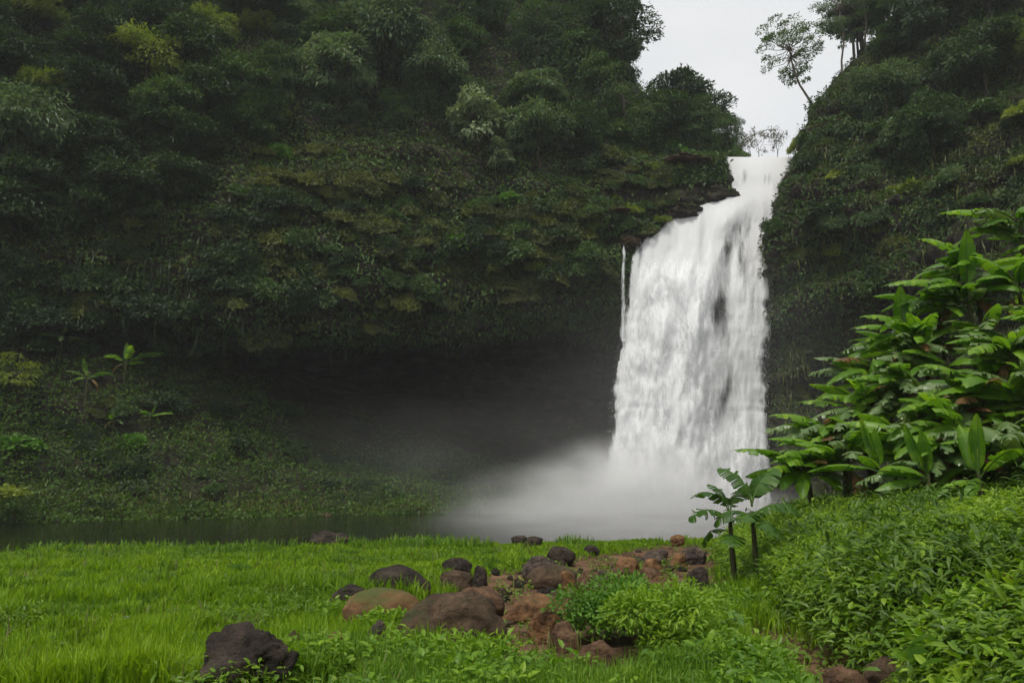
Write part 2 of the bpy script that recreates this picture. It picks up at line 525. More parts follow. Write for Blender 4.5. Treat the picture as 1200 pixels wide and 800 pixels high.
# ------------------------------------------------------------------ cliffs
LEFT = [  # px, rows (py, Y); the first row is given at z = -0.9 with Y only
    (-900, [22, (640, 23), (560, 25), (470, 27), (440, 27.5), (410, 27.5), (380, 27.5), (300, 29), (160, 32), (-150, 37), (-520, 44), (-700, 60)]),
    (-450, [32, (614, 34), (540, 37), (450, 39), (420, 39.5), (390, 39.5), (350, 39.5), (260, 41), (120, 44), (-150, 50), (-450, 57), (-650, 70)]),
    (-150, [40, (606, 42), (528, 45), (440, 47.5), (410, 48), (380, 48), (340, 48), (250, 49), (120, 52), (-60, 57), (-300, 64), (-480, 78)]),
    (0, [43, (603, 45.5), (520, 49), (430, 52), (402, 52.6), (375, 52.6), (335, 52), (240, 53), (120, 55.5), (-10, 60), (-220, 68), (-370, 82)]),
    (150, [46, (603, 48.5), (525, 52.5), (432, 56), (412, 57.2), (392, 57.2), (355, 54.5), (250, 55), (135, 57.5), (15, 62), (-200, 70), (-330, 84)]),
    (300, [49, (605, 51.5), (532, 57), (448, 63), (430, 65), (412, 64), (388, 57.5), (275, 57), (160, 60), (35, 65), (-160, 73), (-290, 87)]),
    (450, [53, (606, 56), (560, 63), (508, 71), (460, 74), (418, 71), (398, 61), (290, 59.5), (195, 62), (75, 67), (-110, 76), (-240, 90)]),
    (600, [55, (600, 59.5), (575, 66), (540, 74), (460, 76.5), (405, 74), (376, 63.5), (300, 62.5), (232, 64), (100, 69), (-60, 78), (-190, 94)]),
    (690, [57, (600, 61.5), (572, 67), (541, 72.5), (460, 74), (408, 72), (380, 64.5), (300, 63.5), (222, 64.3), (110, 70), (20, 79), (-60, 98)]),
    (750, [58, (598, 62.5), (572, 66.5), (545, 69), (460, 69.5), (404, 68.5), (372, 66), (285, 64.6), (200, 65.2), (165, 71), (130, 82), (110, 104)]),
    (800, [59, (598, 63), (572, 65.8), (545, 66.8), (460, 66.8), (400, 66.5), (350, 66.2), (262, 65.2), (192, 66), (176, 73), (152, 85), (138, 106)]),
    (846, [59, (598, 63), (572, 65.5), (545, 66.3), (460, 66.3), (400, 66.3), (350, 66.2), (235, 66), (189, 66.8), (182, 74), (172, 86), (165, 108)]),
    (875, [59, (598, 63), (572, 65.5), (545, 66.3), (460, 66.3), (400, 66.3), (350, 66.2), (245, 66.2), (200, 68.3), (193, 75), (189, 87), (186, 110)]),
    (930, [59, (598, 63), (572, 65.5), (545, 66.3), (460, 66.3), (400, 66.3), (350, 66.2), (255, 66.4), (210, 68.5), (200, 75), (192, 87), (187, 110)]),
    (1010, [59, (598, 63), (572, 65.5), (545, 66.3), (460, 66.3), (400, 66.3), (350, 66.2), (245, 66.5), (190, 68), (160, 75), (140, 87), (130, 110)]),
]
RIGHTC = [
    [(950, None, 90), (950, 560, 90), (950, 500, 90), (950, 440, 90), (950, 400, 90), (950, 330, 90), (945, 245, 90), (960, 188, 92), (985, 130, 94), (1025, 80, 98), (1115, 15, 102), (1270, -80, 110)],
    [(906, None, 63), (906, 560, 63), (906, 500, 64), (906, 440, 65.0), (907, 400, 64.6), (909, 330, 63.6), (909, 245, 63.6), (931, 188, 65), (952, 130, 67), (990, 85, 70), (1080, 18, 75), (1250, -80, 85)],
    [(980, None, 58), (980, 560, 58.5), (980, 500, 60.5), (980, 440, 61.5), (980, 405, 60.5), (980, 330, 58.5), (985, 245, 58.6), (1000, 185, 60.3), (1018, 130, 62.5), (1055, 75, 66), (1130, 2, 72), (1280, -110, 82)],
    [(1080, None, 53), (1080, 560, 53), (1080, 500, 54.5), (1080, 440, 55.5), (1080, 405, 54.5), (1080, 330, 52.5), (1085, 245, 53), (1095, 185, 54.6), (1110, 125, 57.5), (1140, 60, 62), (1200, -30, 69), (1320, -150, 80)],
    [(1220, None, 46), (1220, 560, 46), (1220, 500, 46.5), (1220, 440, 47), (1220, 400, 46.8), (1220, 330, 46), (1220, 245, 46.5), (1225, 185, 48), (1230, 120, 51), (1245, 40, 56), (1270, -70, 64), (1380, -220, 76)],
    [(1480, None, 36), (1480, 560, 36), (1480, 500, 36.5), (1480, 440, 37), (1480, 400, 37), (1480, 330, 36.5), (1480, 245, 37), (1480, 185, 38), (1480, 120, 40), (1480, 40, 44), (1490, -100, 50), (1540, -280, 60)],
    [(1900, None, 26), (1900, 560, 26), (1900, 500, 26.5), (1900, 440, 27), (1900, 400, 27), (1900, 330, 27), (1900, 245, 27), (1900, 185, 28), (1900, 120, 30), (1900, 40, 33), (1900, -100, 38), (1900, -280, 45)],
]


def interp_rows(C, n_rows, n_cols):
    """C: cols x rows x 3 control points -> dense grid, smooth (monotone-ish Catmull-Rom) both ways"""
    def cr(P, n):
        k = len(P)
        t = np.linspace(0, k - 1 - 1e-6, n)
        i = t.astype(int); f = (t - i)[:, None, None]
        g = lambda j: P[np.clip(j, 0, k - 1)]
        p0, p1, p2, p3 = g(i - 1), g(i), g(i + 1), g(i + 2)
        m1, m2 = (p2 - p0) * .35, (p3 - p1) * .35
        return (2 * f**3 - 3 * f**2 + 1) * p1 + (f**3 - 2 * f**2 + f) * m1 + (-2 * f**3 + 3 * f**2) * p2 + (f**3 - f**2) * m2
    A = cr(C, n_cols)
    B = cr(A.transpose(1, 0, 2), n_rows)
    return B.transpose(1, 0, 2)


def normals(V):
    du = np.gradient(V, axis=0)
    dv = np.gradient(V, axis=1)
    return unit(np.cross(du, dv))


def cliff_detail(V, seed, amp=1.0, sel=None):
    n = normals(V)
    q = V * np.array([1, 1, 1.0])
    big = fbm(q / 7.0, 3, seed)
    strat = fbm(V * np.array([.16, .16, .85]), 4, seed + 9)
    strat = np.sign(strat) * np.abs(strat) ** .7
    fine = fbm(V / 1.1, 3, seed + 20)
    crack = -np.abs(fbm(V * np.array([.7, .7, .22]), 3, seed + 31))
    a = amp if sel is None else amp * sel
    d = 1.3 * big + .95 * strat + .45 * fine + .7 * crack + .15
    d = d * a
    return V + n * d[..., None] * np.array([1, 1, .6])


C = np.zeros((len(LEFT), 12, 3))
for i, (px, rows) in enumerate(LEFT):
    C[i, 0] = at_height(px, rows[0], -0.9)
    for j, (py, Y) in enumerate(rows[1:]):
        C[i, j + 1] = at(px, py, Y)
VL = interp_rows(C, 300, 420)
rowt = np.linspace(0, 11, 300)[None] * np.ones((420, 1))
colpx = np.linspace(0, len(LEFT) - 1, 420)[:, None] * np.ones((1, 300))
amp = np.interp(rowt, [0, 1, 2.5, 4, 6, 8, 9, 11], [.25, .4, .8, 1.2, 1.15, 1.05, .8, .8])
amp = amp * (1 - .62 * smooth(9.6, 10.3, colpx) * smooth(5.6, 6.6, rowt))
VL = cliff_detail(VL, 40, 1.0, amp)
left_cliff = tag(link('left_cliff', grid_mesh('left_cliff', VL, M['cliff'])), 'mossy dark cliff with an undercut cave left of the waterfall', 'cliff', kind='structure')

C = np.zeros((len(RIGHTC), 12, 3))
for i, rows in enumerate(RIGHTC):
    for j, (px, py, Y) in enumerate(rows):
        C[i, j] = at_height(px, Y, -0.9) if py is None else at(px, py, Y)
VR = interp_rows(C, 240, 260)
VR = cliff_detail(VR, 77, 1.35)
right_cliff = tag(link('right_cliff', grid_mesh('right_cliff', VR, M['cliff'])), 'overgrown dark cliff right of the waterfall behind the banana plants', 'cliff', kind='structure')


def bvh(V):
    n, m = V.shape[:2]
    idx = np.arange(n * m).reshape(n, m)
    q = np.stack([idx[:-1, :-1], idx[1:, :-1], idx[1:, 1:], idx[:-1, 1:]], -1).reshape(-1, 4)
    return BVHTree.FromPolygons([tuple(v) for v in V.reshape(-1, 3)], [tuple(f) for f in q])


BL, BR = bvh(VL), bvh(VR)
GB = None


def hit(px, py, tree):
    d = Vector(ray(px, py)).normalized()
    r = tree.ray_cast(Vector(CAM), d)
    if r[0] is None:
        return None, None
    n = r[1]
    if n.dot(d) > 0:
        n = -n
    return np.array(r[0]), np.array(n)


# ------------------------------------------------------------------ pool and stream water
wm, N, L = new_mat('pool_water')
out = N.new('ShaderNodeOutputMaterial')
p = N.new('ShaderNodeBsdfPrincipled')
p.inputs['Base Color'].default_value = (.006, .006, .004, 1)
p.inputs['Roughness'].default_value = .14
p.inputs['Specular IOR Level'].default_value = .5
tcd = N.new('ShaderNodeTexCoord')
w1 = N.new('ShaderNodeTexNoise'); w1.inputs['Scale'].default_value = 1.3; w1.inputs['Detail'].default_value = 5
L.new(tcd.outputs['Object'], w1.inputs['Vector'])
bp = N.new('ShaderNodeBump'); bp.inputs['Strength'].default_value = .4; bp.inputs['Distance'].default_value = .05
L.new(w1.outputs['Fac'], bp.inputs['Height']); L.new(bp.outputs['Normal'], p.inputs['Normal'])
L.new(p.outputs['BSDF'], out.inputs['Surface'])
V = np.stack([*np.meshgrid(np.linspace(-90, 60, 40), np.linspace(20, 80, 30), indexing='ij'), np.zeros((40, 30))], -1)
tag(link('pool_water', grid_mesh('pool_water', V, wm)), kind='structure')

# ------------------------------------------------------------------ the waterfall
def fall_mat(name, thresh, sx, sz, white, seed, soft=.16, bias=1.0):
    m, N, L = new_mat(name)
    out = N.new('ShaderNodeOutputMaterial')
    uv = N.new('ShaderNodeUVMap'); uv.uv_map = 'UVMap'
    dn = N.new('ShaderNodeAttribute'); dn.attribute_name = 'flow'
    def noise(scx, scz, det, rough, off, dist=0.0):
        mp = N.new('ShaderNodeMapping')
        mp.inputs['Scale'].default_value = (scx, scz, 1)
        mp.inputs['Location'].default_value = (off, off * 1.7, seed)
        n = N.new('ShaderNodeTexNoise'); n.inputs['Scale'].default_value = 1; n.inputs['Detail'].default_value = det
        n.inputs['Roughness'].default_value = rough; n.inputs['Distortion'].default_value = dist
        L.new(uv.outputs['UV'], mp.inputs['Vector']); L.new(mp.outputs['Vector'], n.inputs['Vector'])
        return n.outputs['Fac']
    a = noise(sx, sz, 7, .62, seed * 3.1, .6)
    b = noise(sx * 4.2, sz * 4.0, 6, .7, seed * 5.3, .3)
    ad = N.new('ShaderNodeMath'); ad.operation = 'MULTIPLY_ADD'; ad.inputs[1].default_value = .55
    L.new(b, ad.inputs[0]); L.new(a, ad.inputs[2])            # ~ .5+.275
    fl = N.new('ShaderNodeMath'); fl.operation = 'MULTIPLY_ADD'; fl.inputs[1].default_value = bias
    L.new(dn.outputs['Fac'], fl.inputs[0]); L.new(ad.outputs[0], fl.inputs[2])
    mr = N.new('ShaderNodeMapRange'); mr.interpolation_type = 'SMOOTHSTEP'
    mr.inputs['From Min'].default_value = thresh - soft; mr.inputs['From Max'].default_value = thresh + soft
    L.new(fl.outputs[0], mr.inputs['Value'])
    d = N.new('ShaderNodeBsdfDiffuse'); d.inputs['Color'].default_value = (*white, 1)
    t = N.new('ShaderNodeBsdfTranslucent'); t.inputs['Color'].default_value = (*white, 1)
    bp = N.new('ShaderNodeBump'); bp.inputs['Strength'].default_value = .4; bp.inputs['Distance'].default_value = .3
    L.new(ad.outputs[0], bp.inputs['Height']); L.new(bp.outputs['Normal'], d.inputs['Normal'])
    ms = N.new('ShaderNodeMixShader'); ms.inputs['Fac'].default_value = .3
    L.new(d.outputs[0], ms.inputs[1]); L.new(t.outputs[0], ms.inputs[2])
    tp = N.new('ShaderNodeBsdfTransparent')
    m2 = N.new('ShaderNodeMixShader')
    L.new(mr.outputs['Result'], m2.inputs['Fac']); L.new(tp.outputs[0], m2.inputs[1]); L.new(ms.outputs[0], m2.inputs[2])
    L.new(m2.outputs[0], out.inputs['Surface'])
    return m


LE = ([183, 190, 228, 243, 262, 280, 300, 330, 370, 430, 500, 560, 625], [851, 852, 857, 815, 783, 754, 747, 741, 732, 723, 717, 711, 703])
RE = ([183, 190, 203, 215, 232, 260, 330, 400, 470, 560, 625], [938, 935, 926, 918, 910, 908, 905, 901, 899, 901, 905])
DEP = ([183, 190, 228, 245, 285, 330, 450, 625], [68.0, 67.2, 66.2, 64.9, 64.0, 63.2, 61.9, 60.2])


def fall_sheet(dy, seed, nu=150, nv=300, py0=184, py1=626, amp=.5):
    u = np.linspace(0, 1, nu)[:, None] * np.ones((1, nv))
    py = np.linspace(py0, py1, nv)[None] * np.ones((nu, 1))
    l, r = np.interp(py, *LE), np.interp(py, *RE)
    edge = 5.0 * fbm(np.stack([py * .07, u * 0, u * 0 + seed], -1), 4, seed)
    px = l + (r - l) * u + edge * (1 - 2 * u) * (smooth(.0, 1, py0 - py + 300) + .6)
    Y = sum(np.interp(py + o_, *DEP) for o_ in range(-18, 19, 3)) / 13
    cling = smooth(.5, .75, u) * smooth(225, 265, py) * (1 - .4 * smooth(450, 620, py))
    Y = Y + 1.2 * cling * np.interp(py, [184, 260, 626], [0, .6, 1.0])
    Y = Y - .9 * np.sin(np.pi * np.clip(u, 0, 1)) * smooth(250, 420, py)
    xm = (px - 600) / F * 64; zm = (620 - py) / F * 64
    plume = fbm(np.stack([xm * .75, zm * .20, u * 0 + seed], -1), 4, seed + 3)
    tongue = fbm(np.stack([xm * 1.6 + plume * .8, zm * .5, u * 0 + seed * 2], -1), 3, seed + 8)
    Y = Y + dy - amp * (plume * 1.3 + tongue * .55) * smooth(200, 300, py)
    V = np.zeros((nu, nv, 3))
    d = RIGHT * ((px[..., None] - 600) / F) + UP * ((400 - py[..., None]) / F) + FWD
    V = CAM + d * (Y / d[..., 1])[..., None]
    # how much water runs where
    rs_ = smooth(.50, .66, u + .10 * plume)
    fl = 1.08 - .52 * rs_ + .56 * rs_ * fbm(np.stack([xm * .9 + .6 * plume, zm * .22, u * 0 + 5], -1), 4, 91) * smooth(232, 250, py)
    fl -= .48 * np.exp(-(((px - 845) / 17) ** 2 + ((py - 362) / 34) ** 2))
    fl -= .26 * np.exp(-(((px - 868) / 16) ** 2 + ((py - 290) / 34) ** 2))
    fl -= .18 * np.exp(-(((px - 858) / 26) ** 2 + ((py - 440) / 36) ** 2))
    fl += .42 * smooth(450, 580, py) * smooth(.5, .7, u)
    fl -= .85 * np.exp(-(((px - 872) / 9) ** 2 + ((py - 207) / 18) ** 2)) * (py < 240)
    fl -= .6 * np.exp(-(((px - 893) / 8) ** 2 + ((py - 205) / 12) ** 2)) * (py < 240)
    ew = np.interp(py, [184, 235, 300, 625], [.16, .12, .09, .07])
    fl -= 1.0 * (1 - smooth(0, 1, u / ew)) + .75 * (1 - smooth(0, 1, (1 - u) / (ew * .9)))
    fl -= .8 * (1 - smooth(py0, py0 + 6, py)) * 0
    UV = np.stack([xm, zm], -1).reshape(-1, 2)
    return V, fl.ravel(), UV


WHITE = (.95, .96, .97)
fall = empty('waterfall', tuple(at(800, 600, 62)), 'tall white waterfall pouring over the dark cliff into the misty pool', 'waterfall')
INV = -Vector(fall.location)


def fall_part(name, V, mat, fl, UV):
    V = V - np.array(fall.location)
    return link(name, grid_mesh(name, V, mat, {'flow': fl}, UV), fall)


V, fl, UV = fall_sheet(0, 3, amp=.32)
fall_part('main_cascade', V, fall_mat('falling_water', .93, .9, .16, WHITE, 1, soft=.26, bias=.82), fl, UV)
V, fl, UV = fall_sheet(.75, 14, 110, 220, amp=.35)
fall_part('rear_cascade', V, fall_mat('falling_water_rear', 1.06, 1.5, .24, WHITE, 4, soft=.16, bias=.78), fl, UV)
V, fl, UV = fall_sheet(-.8, 23, 110, 220, 268, 626, amp=.8)
tone = smooth(268, 330, np.linspace(268, 626, 220))[None] * np.ones((110, 1))
fall_part('front_plumes', V, fall_mat('falling_water_plumes', 1.24, .8, .30, WHITE, 7, soft=.22, bias=.55), fl * tone.ravel() + (tone.ravel() - 1) * .5, UV)


def thin_sheet(px0, px1, py0, py1, Y0, Y1, w0, w1, seed, n=60):
    t = np.linspace(0, 1, n)
    u = np.linspace(-.5, .5, 12)
    py = py0 + (py1 - py0) * t
    cx = px0 + (px1 - px0) * t + 1.2 * fbm(np.stack([t * 6, t * 0, t * 0 + seed], -1), 3, seed)
    w = w0 + (w1 - w0) * t
    Y = Y0 + (Y1 - Y0) * t
    V = np.array([[at(cx[j] + w[j] * a, py[j], Y[j] - .25 * math.cos(a * math.pi)) for j in range(n)] for a in u])
    fl = np.array([[1 - 1.5 * (abs(a) * 2) ** 2 - .3 * s - .9 * max(0, 1 - s / .12) for s in t] for a in u])
    UV = np.array([[((cx[j] + w[j] * a) / F * 64, -py[j] / F * 64) for j in range(n)] for a in u]).reshape(-1, 2)
    return V, fl.ravel(), UV


tm = fall_mat('trickling_water', 1.27, 2.6, .5, WHITE, 11, soft=.2, bias=.7)
V, fl, UV = thin_sheet(731, 730, 279, 400, 63.0, 62.3, 6, 14, 2)
o = link('water_trickle', grid_mesh('water_trickle', V, tm, {'flow': fl}, UV))
tag(o, 'thin white trickle falling from the ledge just left of the main waterfall', 'trickle')
V, fl, UV = thin_sheet(747, 735, 286, 420, 63.8, 62.5, 14, 26, 5)
fall_part('side_strand', V, fall_mat('side_water', 1.12, 2.0, .4, WHITE, 13, soft=.2, bias=.7), fl, UV)
# the stream above the lip
u = np.linspace(0, 1, 40)[:, None] * np.ones((1, 30)); t = np.linspace(0, 1, 30)[None] * np.ones((40, 1))
lip_l, lip_r = at(851, 186, 68.2), at(938, 188, 68.2)
far_l, far_r = at(868, 189, 105), at(930, 189, 105)
V = (lip_l * (1 - u[..., None]) + lip_r * u[..., None]) * (1 - t[..., None]) + (far_l * (1 - u[..., None]) + far_r * u[..., None]) * t[..., None]
V[..., 2] += .25 * fbm(V * .5, 3, 3)
fall_part('stream_above_lip', V, fall_mat('rapid_water', .75, .8, .5, WHITE, 17, soft=.3, bias=.6), np.ones(1200), V.reshape(-1, 3)[:, :2])

# spray drops thrown off the falling sheet
rng = np.random.default_rng(5)
n = 5000
py = 240 + 380 * rng.random(n) ** .8
l, r = np.interp(py, *LE), np.interp(py, *RE)
side = .2 + .8 * rng.random(n)
px = np.where(side < .3, l - np.abs(rng.normal(0, 2.5, n)), np.where(side < .62, r - np.abs(rng.normal(0, 9, n)) + 2, l + (r - l) * (.5 + .5 * rng.random(n))))
Y = np.interp(py, *DEP) - .3 - 1.0 * rng.random(n) + (px > 830) * .6
d = RIGHT * ((px[:, None] - 600) / F) + UP * ((400 - py[:, None]) / F) + FWD
P = CAM + d * (Y / d[:, 1])[:, None] - np.array(fall.location)
D = np.stack([rng.normal(0, .3, n), rng.normal(0, .3, n), -np.ones(n)], -1)
sz = .012 + .028 * rng.random(n) ** 3
v, lo, st = leaves(P, D, np.stack([rng.normal(0, .4, n), -np.ones(n), rng.normal(0, .3, n)], -1), sz * 2.2, sz, RHOMB)
dm, N, L = new_mat('spray_drop')
out = N.new('ShaderNodeOutputMaterial'); dd_ = N.new('ShaderNodeBsdfDiffuse'); dd_.inputs['Color'].default_value = (*WHITE, 1)
L.new(dd_.outputs[0], out.inputs['Surface'])
o = link('spray', raw_mesh('spray', v, lo, st, (dm,)), fall)
o['kind'] = 'stuff'


# ------------------------------------------------------------------ mist and air
def mist(name, loc, size, density, falloff, nscale, seed, label):
    import bmesh
    bm = bmesh.new()
    bmesh.ops.create_icosphere(bm, subdivisions=3, radius=1.0)
    me = bpy.data.meshes.new(name)
    bm.to_mesh(me); bm.free()
    o = link(name, me)
    o.location = loc
    o.scale = size
    m, N, L = new_mat(name)
    out = N.new('ShaderNodeOutputMaterial')
    tcd = N.new('ShaderNodeTexCoord')
    ln = N.new('ShaderNodeVectorMath'); ln.operation = 'LENGTH'
    L.new(tcd.outputs['Object'], ln.inputs[0])
    mr = N.new('ShaderNodeMapRange'); mr.inputs['From Min'].default_value = 1.0; mr.inputs['From Max'].default_value = 0.0
    L.new(ln.outputs['Value'], mr.inputs['Value'])
    pw = N.new('ShaderNodeMath'); pw.operation = 'POWER'; pw.inputs[1].default_value = falloff
    L.new(mr.outputs['Result'], pw.inputs[0])
    no = N.new('ShaderNodeTexNoise'); no.inputs['Scale'].default_value = nscale; no.inputs['Detail'].default_value = 3
    mp = N.new('ShaderNodeMapping'); mp.inputs['Location'].default_value = (seed, seed * 2, 0)
    L.new(tcd.outputs['Object'], mp.inputs['Vector']); L.new(mp.outputs['Vector'], no.inputs['Vector'])
    nr = N.new('ShaderNodeMapRange'); nr.inputs['From Min'].default_value = .32; nr.inputs['From Max'].default_value = .66
    nr.inputs['To Min'].default_value = .04; nr.inputs['To Max'].default_value = 1.3
    L.new(no.outputs['Fac'], nr.inputs['Value'])
    ml = N.new('ShaderNodeMath'); ml.operation = 'MULTIPLY'
    L.new(pw.outputs[0], ml.inputs[0]); L.new(nr.outputs['Result'], ml.inputs[1])
    m2 = N.new('ShaderNodeMath'); m2.operation = 'MULTIPLY'; m2.inputs[1].default_value = density
    L.new(ml.outputs[0], m2.inputs[0])
    pv = N.new('ShaderNodeVolumePrincipled')
    pv.inputs['Color'].default_value = (.985, .988, .99, 1)
    pv.inputs['Anisotropy'].default_value = .1
    L.new(m2.outputs[0], pv.inputs['Density'])
    L.new(pv.outputs['Volume'], out.inputs['Volume'])
    me.materials.append(m)
    tag(o, label, 'mist', kind='stuff')
    return o


if True:
    mist('spray_mist', tuple(at(745, 596, 58)), (10.5, 6.5, 6.0), 1.35, 1.6, 2.8, 1.0, 'white spray mist billowing up from the foot of the waterfall')
    mist('spray_mist', tuple(at(668, 604, 57)), (11, 6.5, 4.6), .34, 1.6, 2.6, 4.0, 'low grey mist drifting left across the pool')
    mist('pool_mist', tuple(at(760, 614, 44)), (13, 15, 2.4), .22, 1.1, 2.5, 6.0, 'pale mist spreading over the pool toward the meadow')
    mist('cave_mist', tuple(at(500, 545, 60)), (17, 8, 6), .02, 1.1, 1.8, 9.0, 'faint grey haze lingering in the cave left of the waterfall')
    mist('drifting_mist', tuple(at(790, 500, 57)), (20, 6, 15), .02, 1.2, 1.5, 8.0, 'thin veil of mist hanging between the waterfall and right cliff')


def haze_box():
    x0, x1, y0, y1, z0, z1 = -430, 430, -70, 710, -3.0, 95.0
    v = [(x, y, z) for x in (x0, x1) for y in (y0, y1) for z in (z0, z1)]
    f = [(0, 1, 3, 2), (4, 6, 7, 5), (0, 4, 5, 1), (2, 3, 7, 6), (0, 2, 6, 4), (1, 5, 7, 3)]
    me = bpy.data.meshes.new('haze'); me.from_pydata(v, [], f)
    m, N, L = new_mat('haze')
    out = N.new('ShaderNodeOutputMaterial')
    pv = N.new('ShaderNodeVolumePrincipled')
    pv.inputs['Color'].default_value = (.9, .93, .97, 1)
    pv.inputs['Density'].default_value = HAZE
    L.new(pv.outputs['Volume'], out.inputs['Volume'])
    me.materials.append(m)
    tag(link('haze', me), kind='stuff')


HAZE = 0.0004
haze_box()

# ------------------------------------------------------------------ grass, undergrowth
def gnorm(x, y):
    h = .1
    zx = (ground_z(x + h, y) - ground_z(x - h, y)) / (2 * h)
    zy = (ground_z(x, y + h) - ground_z(x, y - h)) / (2 * h)
    return unit(np.stack([-zx, -zy, np.ones_like(zx)], -1))


_gi, _gj = (gx > -40) & (gx < 40), (gy > -8) & (gy < 60)
GB = bvh(np.stack([GX, GY, GZ], -1)[_gi][:, _gj])


def ray_ground(px, py):
    """first point of the ground sheet seen at px, py"""
    d = Vector(ray(px, py)).normalized()
    r = GB.ray_cast(Vector(CAM), d)
    return np.array(r[0]) if r[0] is not None else CAM + np.array(d) * 60


def gz1(x, y):
    return float(ground_z(np.array([x]), np.array([y]))[0])


def blades(P, h, w, rng, lean=.5, droop=.5):
    """grass blades: five-point tapering, bent strips"""
    n = len(P)
    th = rng.random(n) * 2 * math.pi
    side = np.stack([np.cos(th), np.sin(th), np.zeros(n)], -1)
    fw = np.stack([-np.sin(th), np.cos(th), np.zeros(n)], -1)
    ln = (rng.random(n) ** 1.3 * lean)[:, None]
    h = h[:, None]; w = w[:, None]
    upv = np.array([0, 0, 1.0])
    mid = P + h * (.55 * upv + .35 * ln * fw)
    tip = P + h * ((1 - droop * ln * .7) * upv + (1.1 * ln) * fw)
    V = np.stack([P - side * w * .5, P + side * w * .5, mid + side * w * .42, mid - side * w * .42, tip], 1)
    b = np.arange(n) * 5
    loops = (np.array([0, 1, 2, 3, 3, 2, 4])[None] + b[:, None]).ravel()
    st = (np.array([0, 4])[None] + np.arange(n)[:, None] * 7).ravel()
    return V.reshape(-1, 3), loops, st


def wedge(n, y0, y1, rng, margin=1.5, power=1.0):
    """points spread over what the camera side of the meadow shows, thinning out with distance"""
    y = y0 * (y1 / y0) ** (rng.random(n) ** power)
    x = (rng.random(n) * 2 - 1) * (y * .66 + margin)
    return x, y


rng = np.random.default_rng(21)
x, y = wedge(760000, 4.6, 31, rng)
soil = soil_mask(x, y)
d = x - foot_x(y)
keep = (rng.random(len(x)) > soil * 1.05) & (d < .5) & (y < shore_y(x) + .9 * fbm(np.stack([x, y, x * 0], -1) * .5, 3, 3) + 1.2)
dens = .5 + .5 * fbm(np.stack([x * .5, y * .5, x * 0], -1), 3, 51)
keep &= rng.random(len(x)) < .45 + dens
x, y = x[keep], y[keep]
P = np.stack([x, y, ground_z(x, y) - .01], -1)
patch = fbm(np.stack([x * .45, y * .45, x * 0], -1), 3, 61)
hh = (.10 + .17 * rng.random(len(x)) ** 1.4) * (1 + .6 * patch)
tuft = smooth(.05, .45, fbm(np.stack([x * 1.3, y * 1.3, x * 0], -1), 2, 71)) * 1.5 - .35
hh = hh * (1 + .5 * tuft) * np.interp(y, [6, 14, 28], [1, .9, .62])
shoulder = smooth(2.5, 0.0, shore_y(x) - y)
hh = hh * (1 + .25 * shoulder)
ww = np.clip(.0022 * y, .008, .045) * (.6 + .8 * rng.random(len(x)))
o = link('meadow_grass', raw_mesh('meadow_grass', *blades(P, hh, ww, rng, .7), (M['grass'],), False))
tag(o, 'bright green meadow grass covering the flat ground by the pool', 'grass', kind='stuff')

# taller, darker grass at the near edge
x, y = wedge(110000, 4.6, 9.2, rng, 1.0)
n2 = fbm(np.stack([x * .8, y * .8, x * 0], -1), 3, 81)
d = x - foot_x(y)
k = (rng.random(len(x)) < smooth(-.15, .35, n2 + .6 * smooth(9.0, 6.8, y) - .2 - .25 * (x < -3.2))) & (d < .15) & (rng.random(len(x)) > soil_mask(x, y) * .93) & (x > -2.6 + .5 * n2)
x, y = x[k], y[k]
P = np.stack([x, y, ground_z(x, y) - .01], -1)
hh = (.16 + .22 * rng.random(len(x)))
o = link('tall_grass', raw_mesh('tall_grass', *blades(P, hh, .010 + .010 * rng.random(len(x)), rng, .9, .8), (M['tall_grass'],), False))
tag(o, 'taller dark green grass and weeds growing at the near edge of the meadow', 'grass', kind='stuff')

# a few dry straws
x, y = wedge(5000, 4.8, 26, rng)
k = (x - foot_x(y) < .3) & (fbm(np.stack([x * .6, y * .6, x * 0], -1), 3, 91) > .08) & (y < shore_y(x) + .5)
x, y = x[k], y[k]
P = np.stack([x, y, ground_z(x, y)], -1)
o = link('dry_grass', raw_mesh('dry_grass', *blades(P, .2 + .2 * rng.random(len(x)), .006 + .0012 * y, rng, 1.1), (M['dry_grass'],), False))
tag(o, 'scattered dry straw coloured grass stalks in the meadow', 'grass', kind='stuff')


def sprigs(P, Nn, rng, n_leaf, L0, L1, tmpl, ratio=.42, spread=.16, lift=.25, droop=.15):
    """small leafy stems: every sprig carries n_leaf leaves fanned round its tip"""
    n = len(P)
    PP = np.repeat(P, n_leaf, 0); NN = np.repeat(Nn, n_leaf, 0)
    m = len(PP)
    th = rng.random(m) * 2 * math.pi
    el = rng.normal(.25, .4, m)
    D = np.stack([np.cos(th) * np.cos(el), np.sin(th) * np.cos(el), np.sin(el) - droop], -1)
    h = rng.random(m) * lift
    ln = L0 + (L1 - L0) * rng.random(m) ** 1.5
    PP = PP + NN * h[:, None] + D * (spread * rng.random(m))[:, None]
    nu = NN * 1.0 + rng.normal(0, .35, (m, 3))
    nu[:, 2] += .5
    return leaves(PP, D, nu, ln, ln * ratio * (.8 + .4 * rng.random(m)), tmpl)


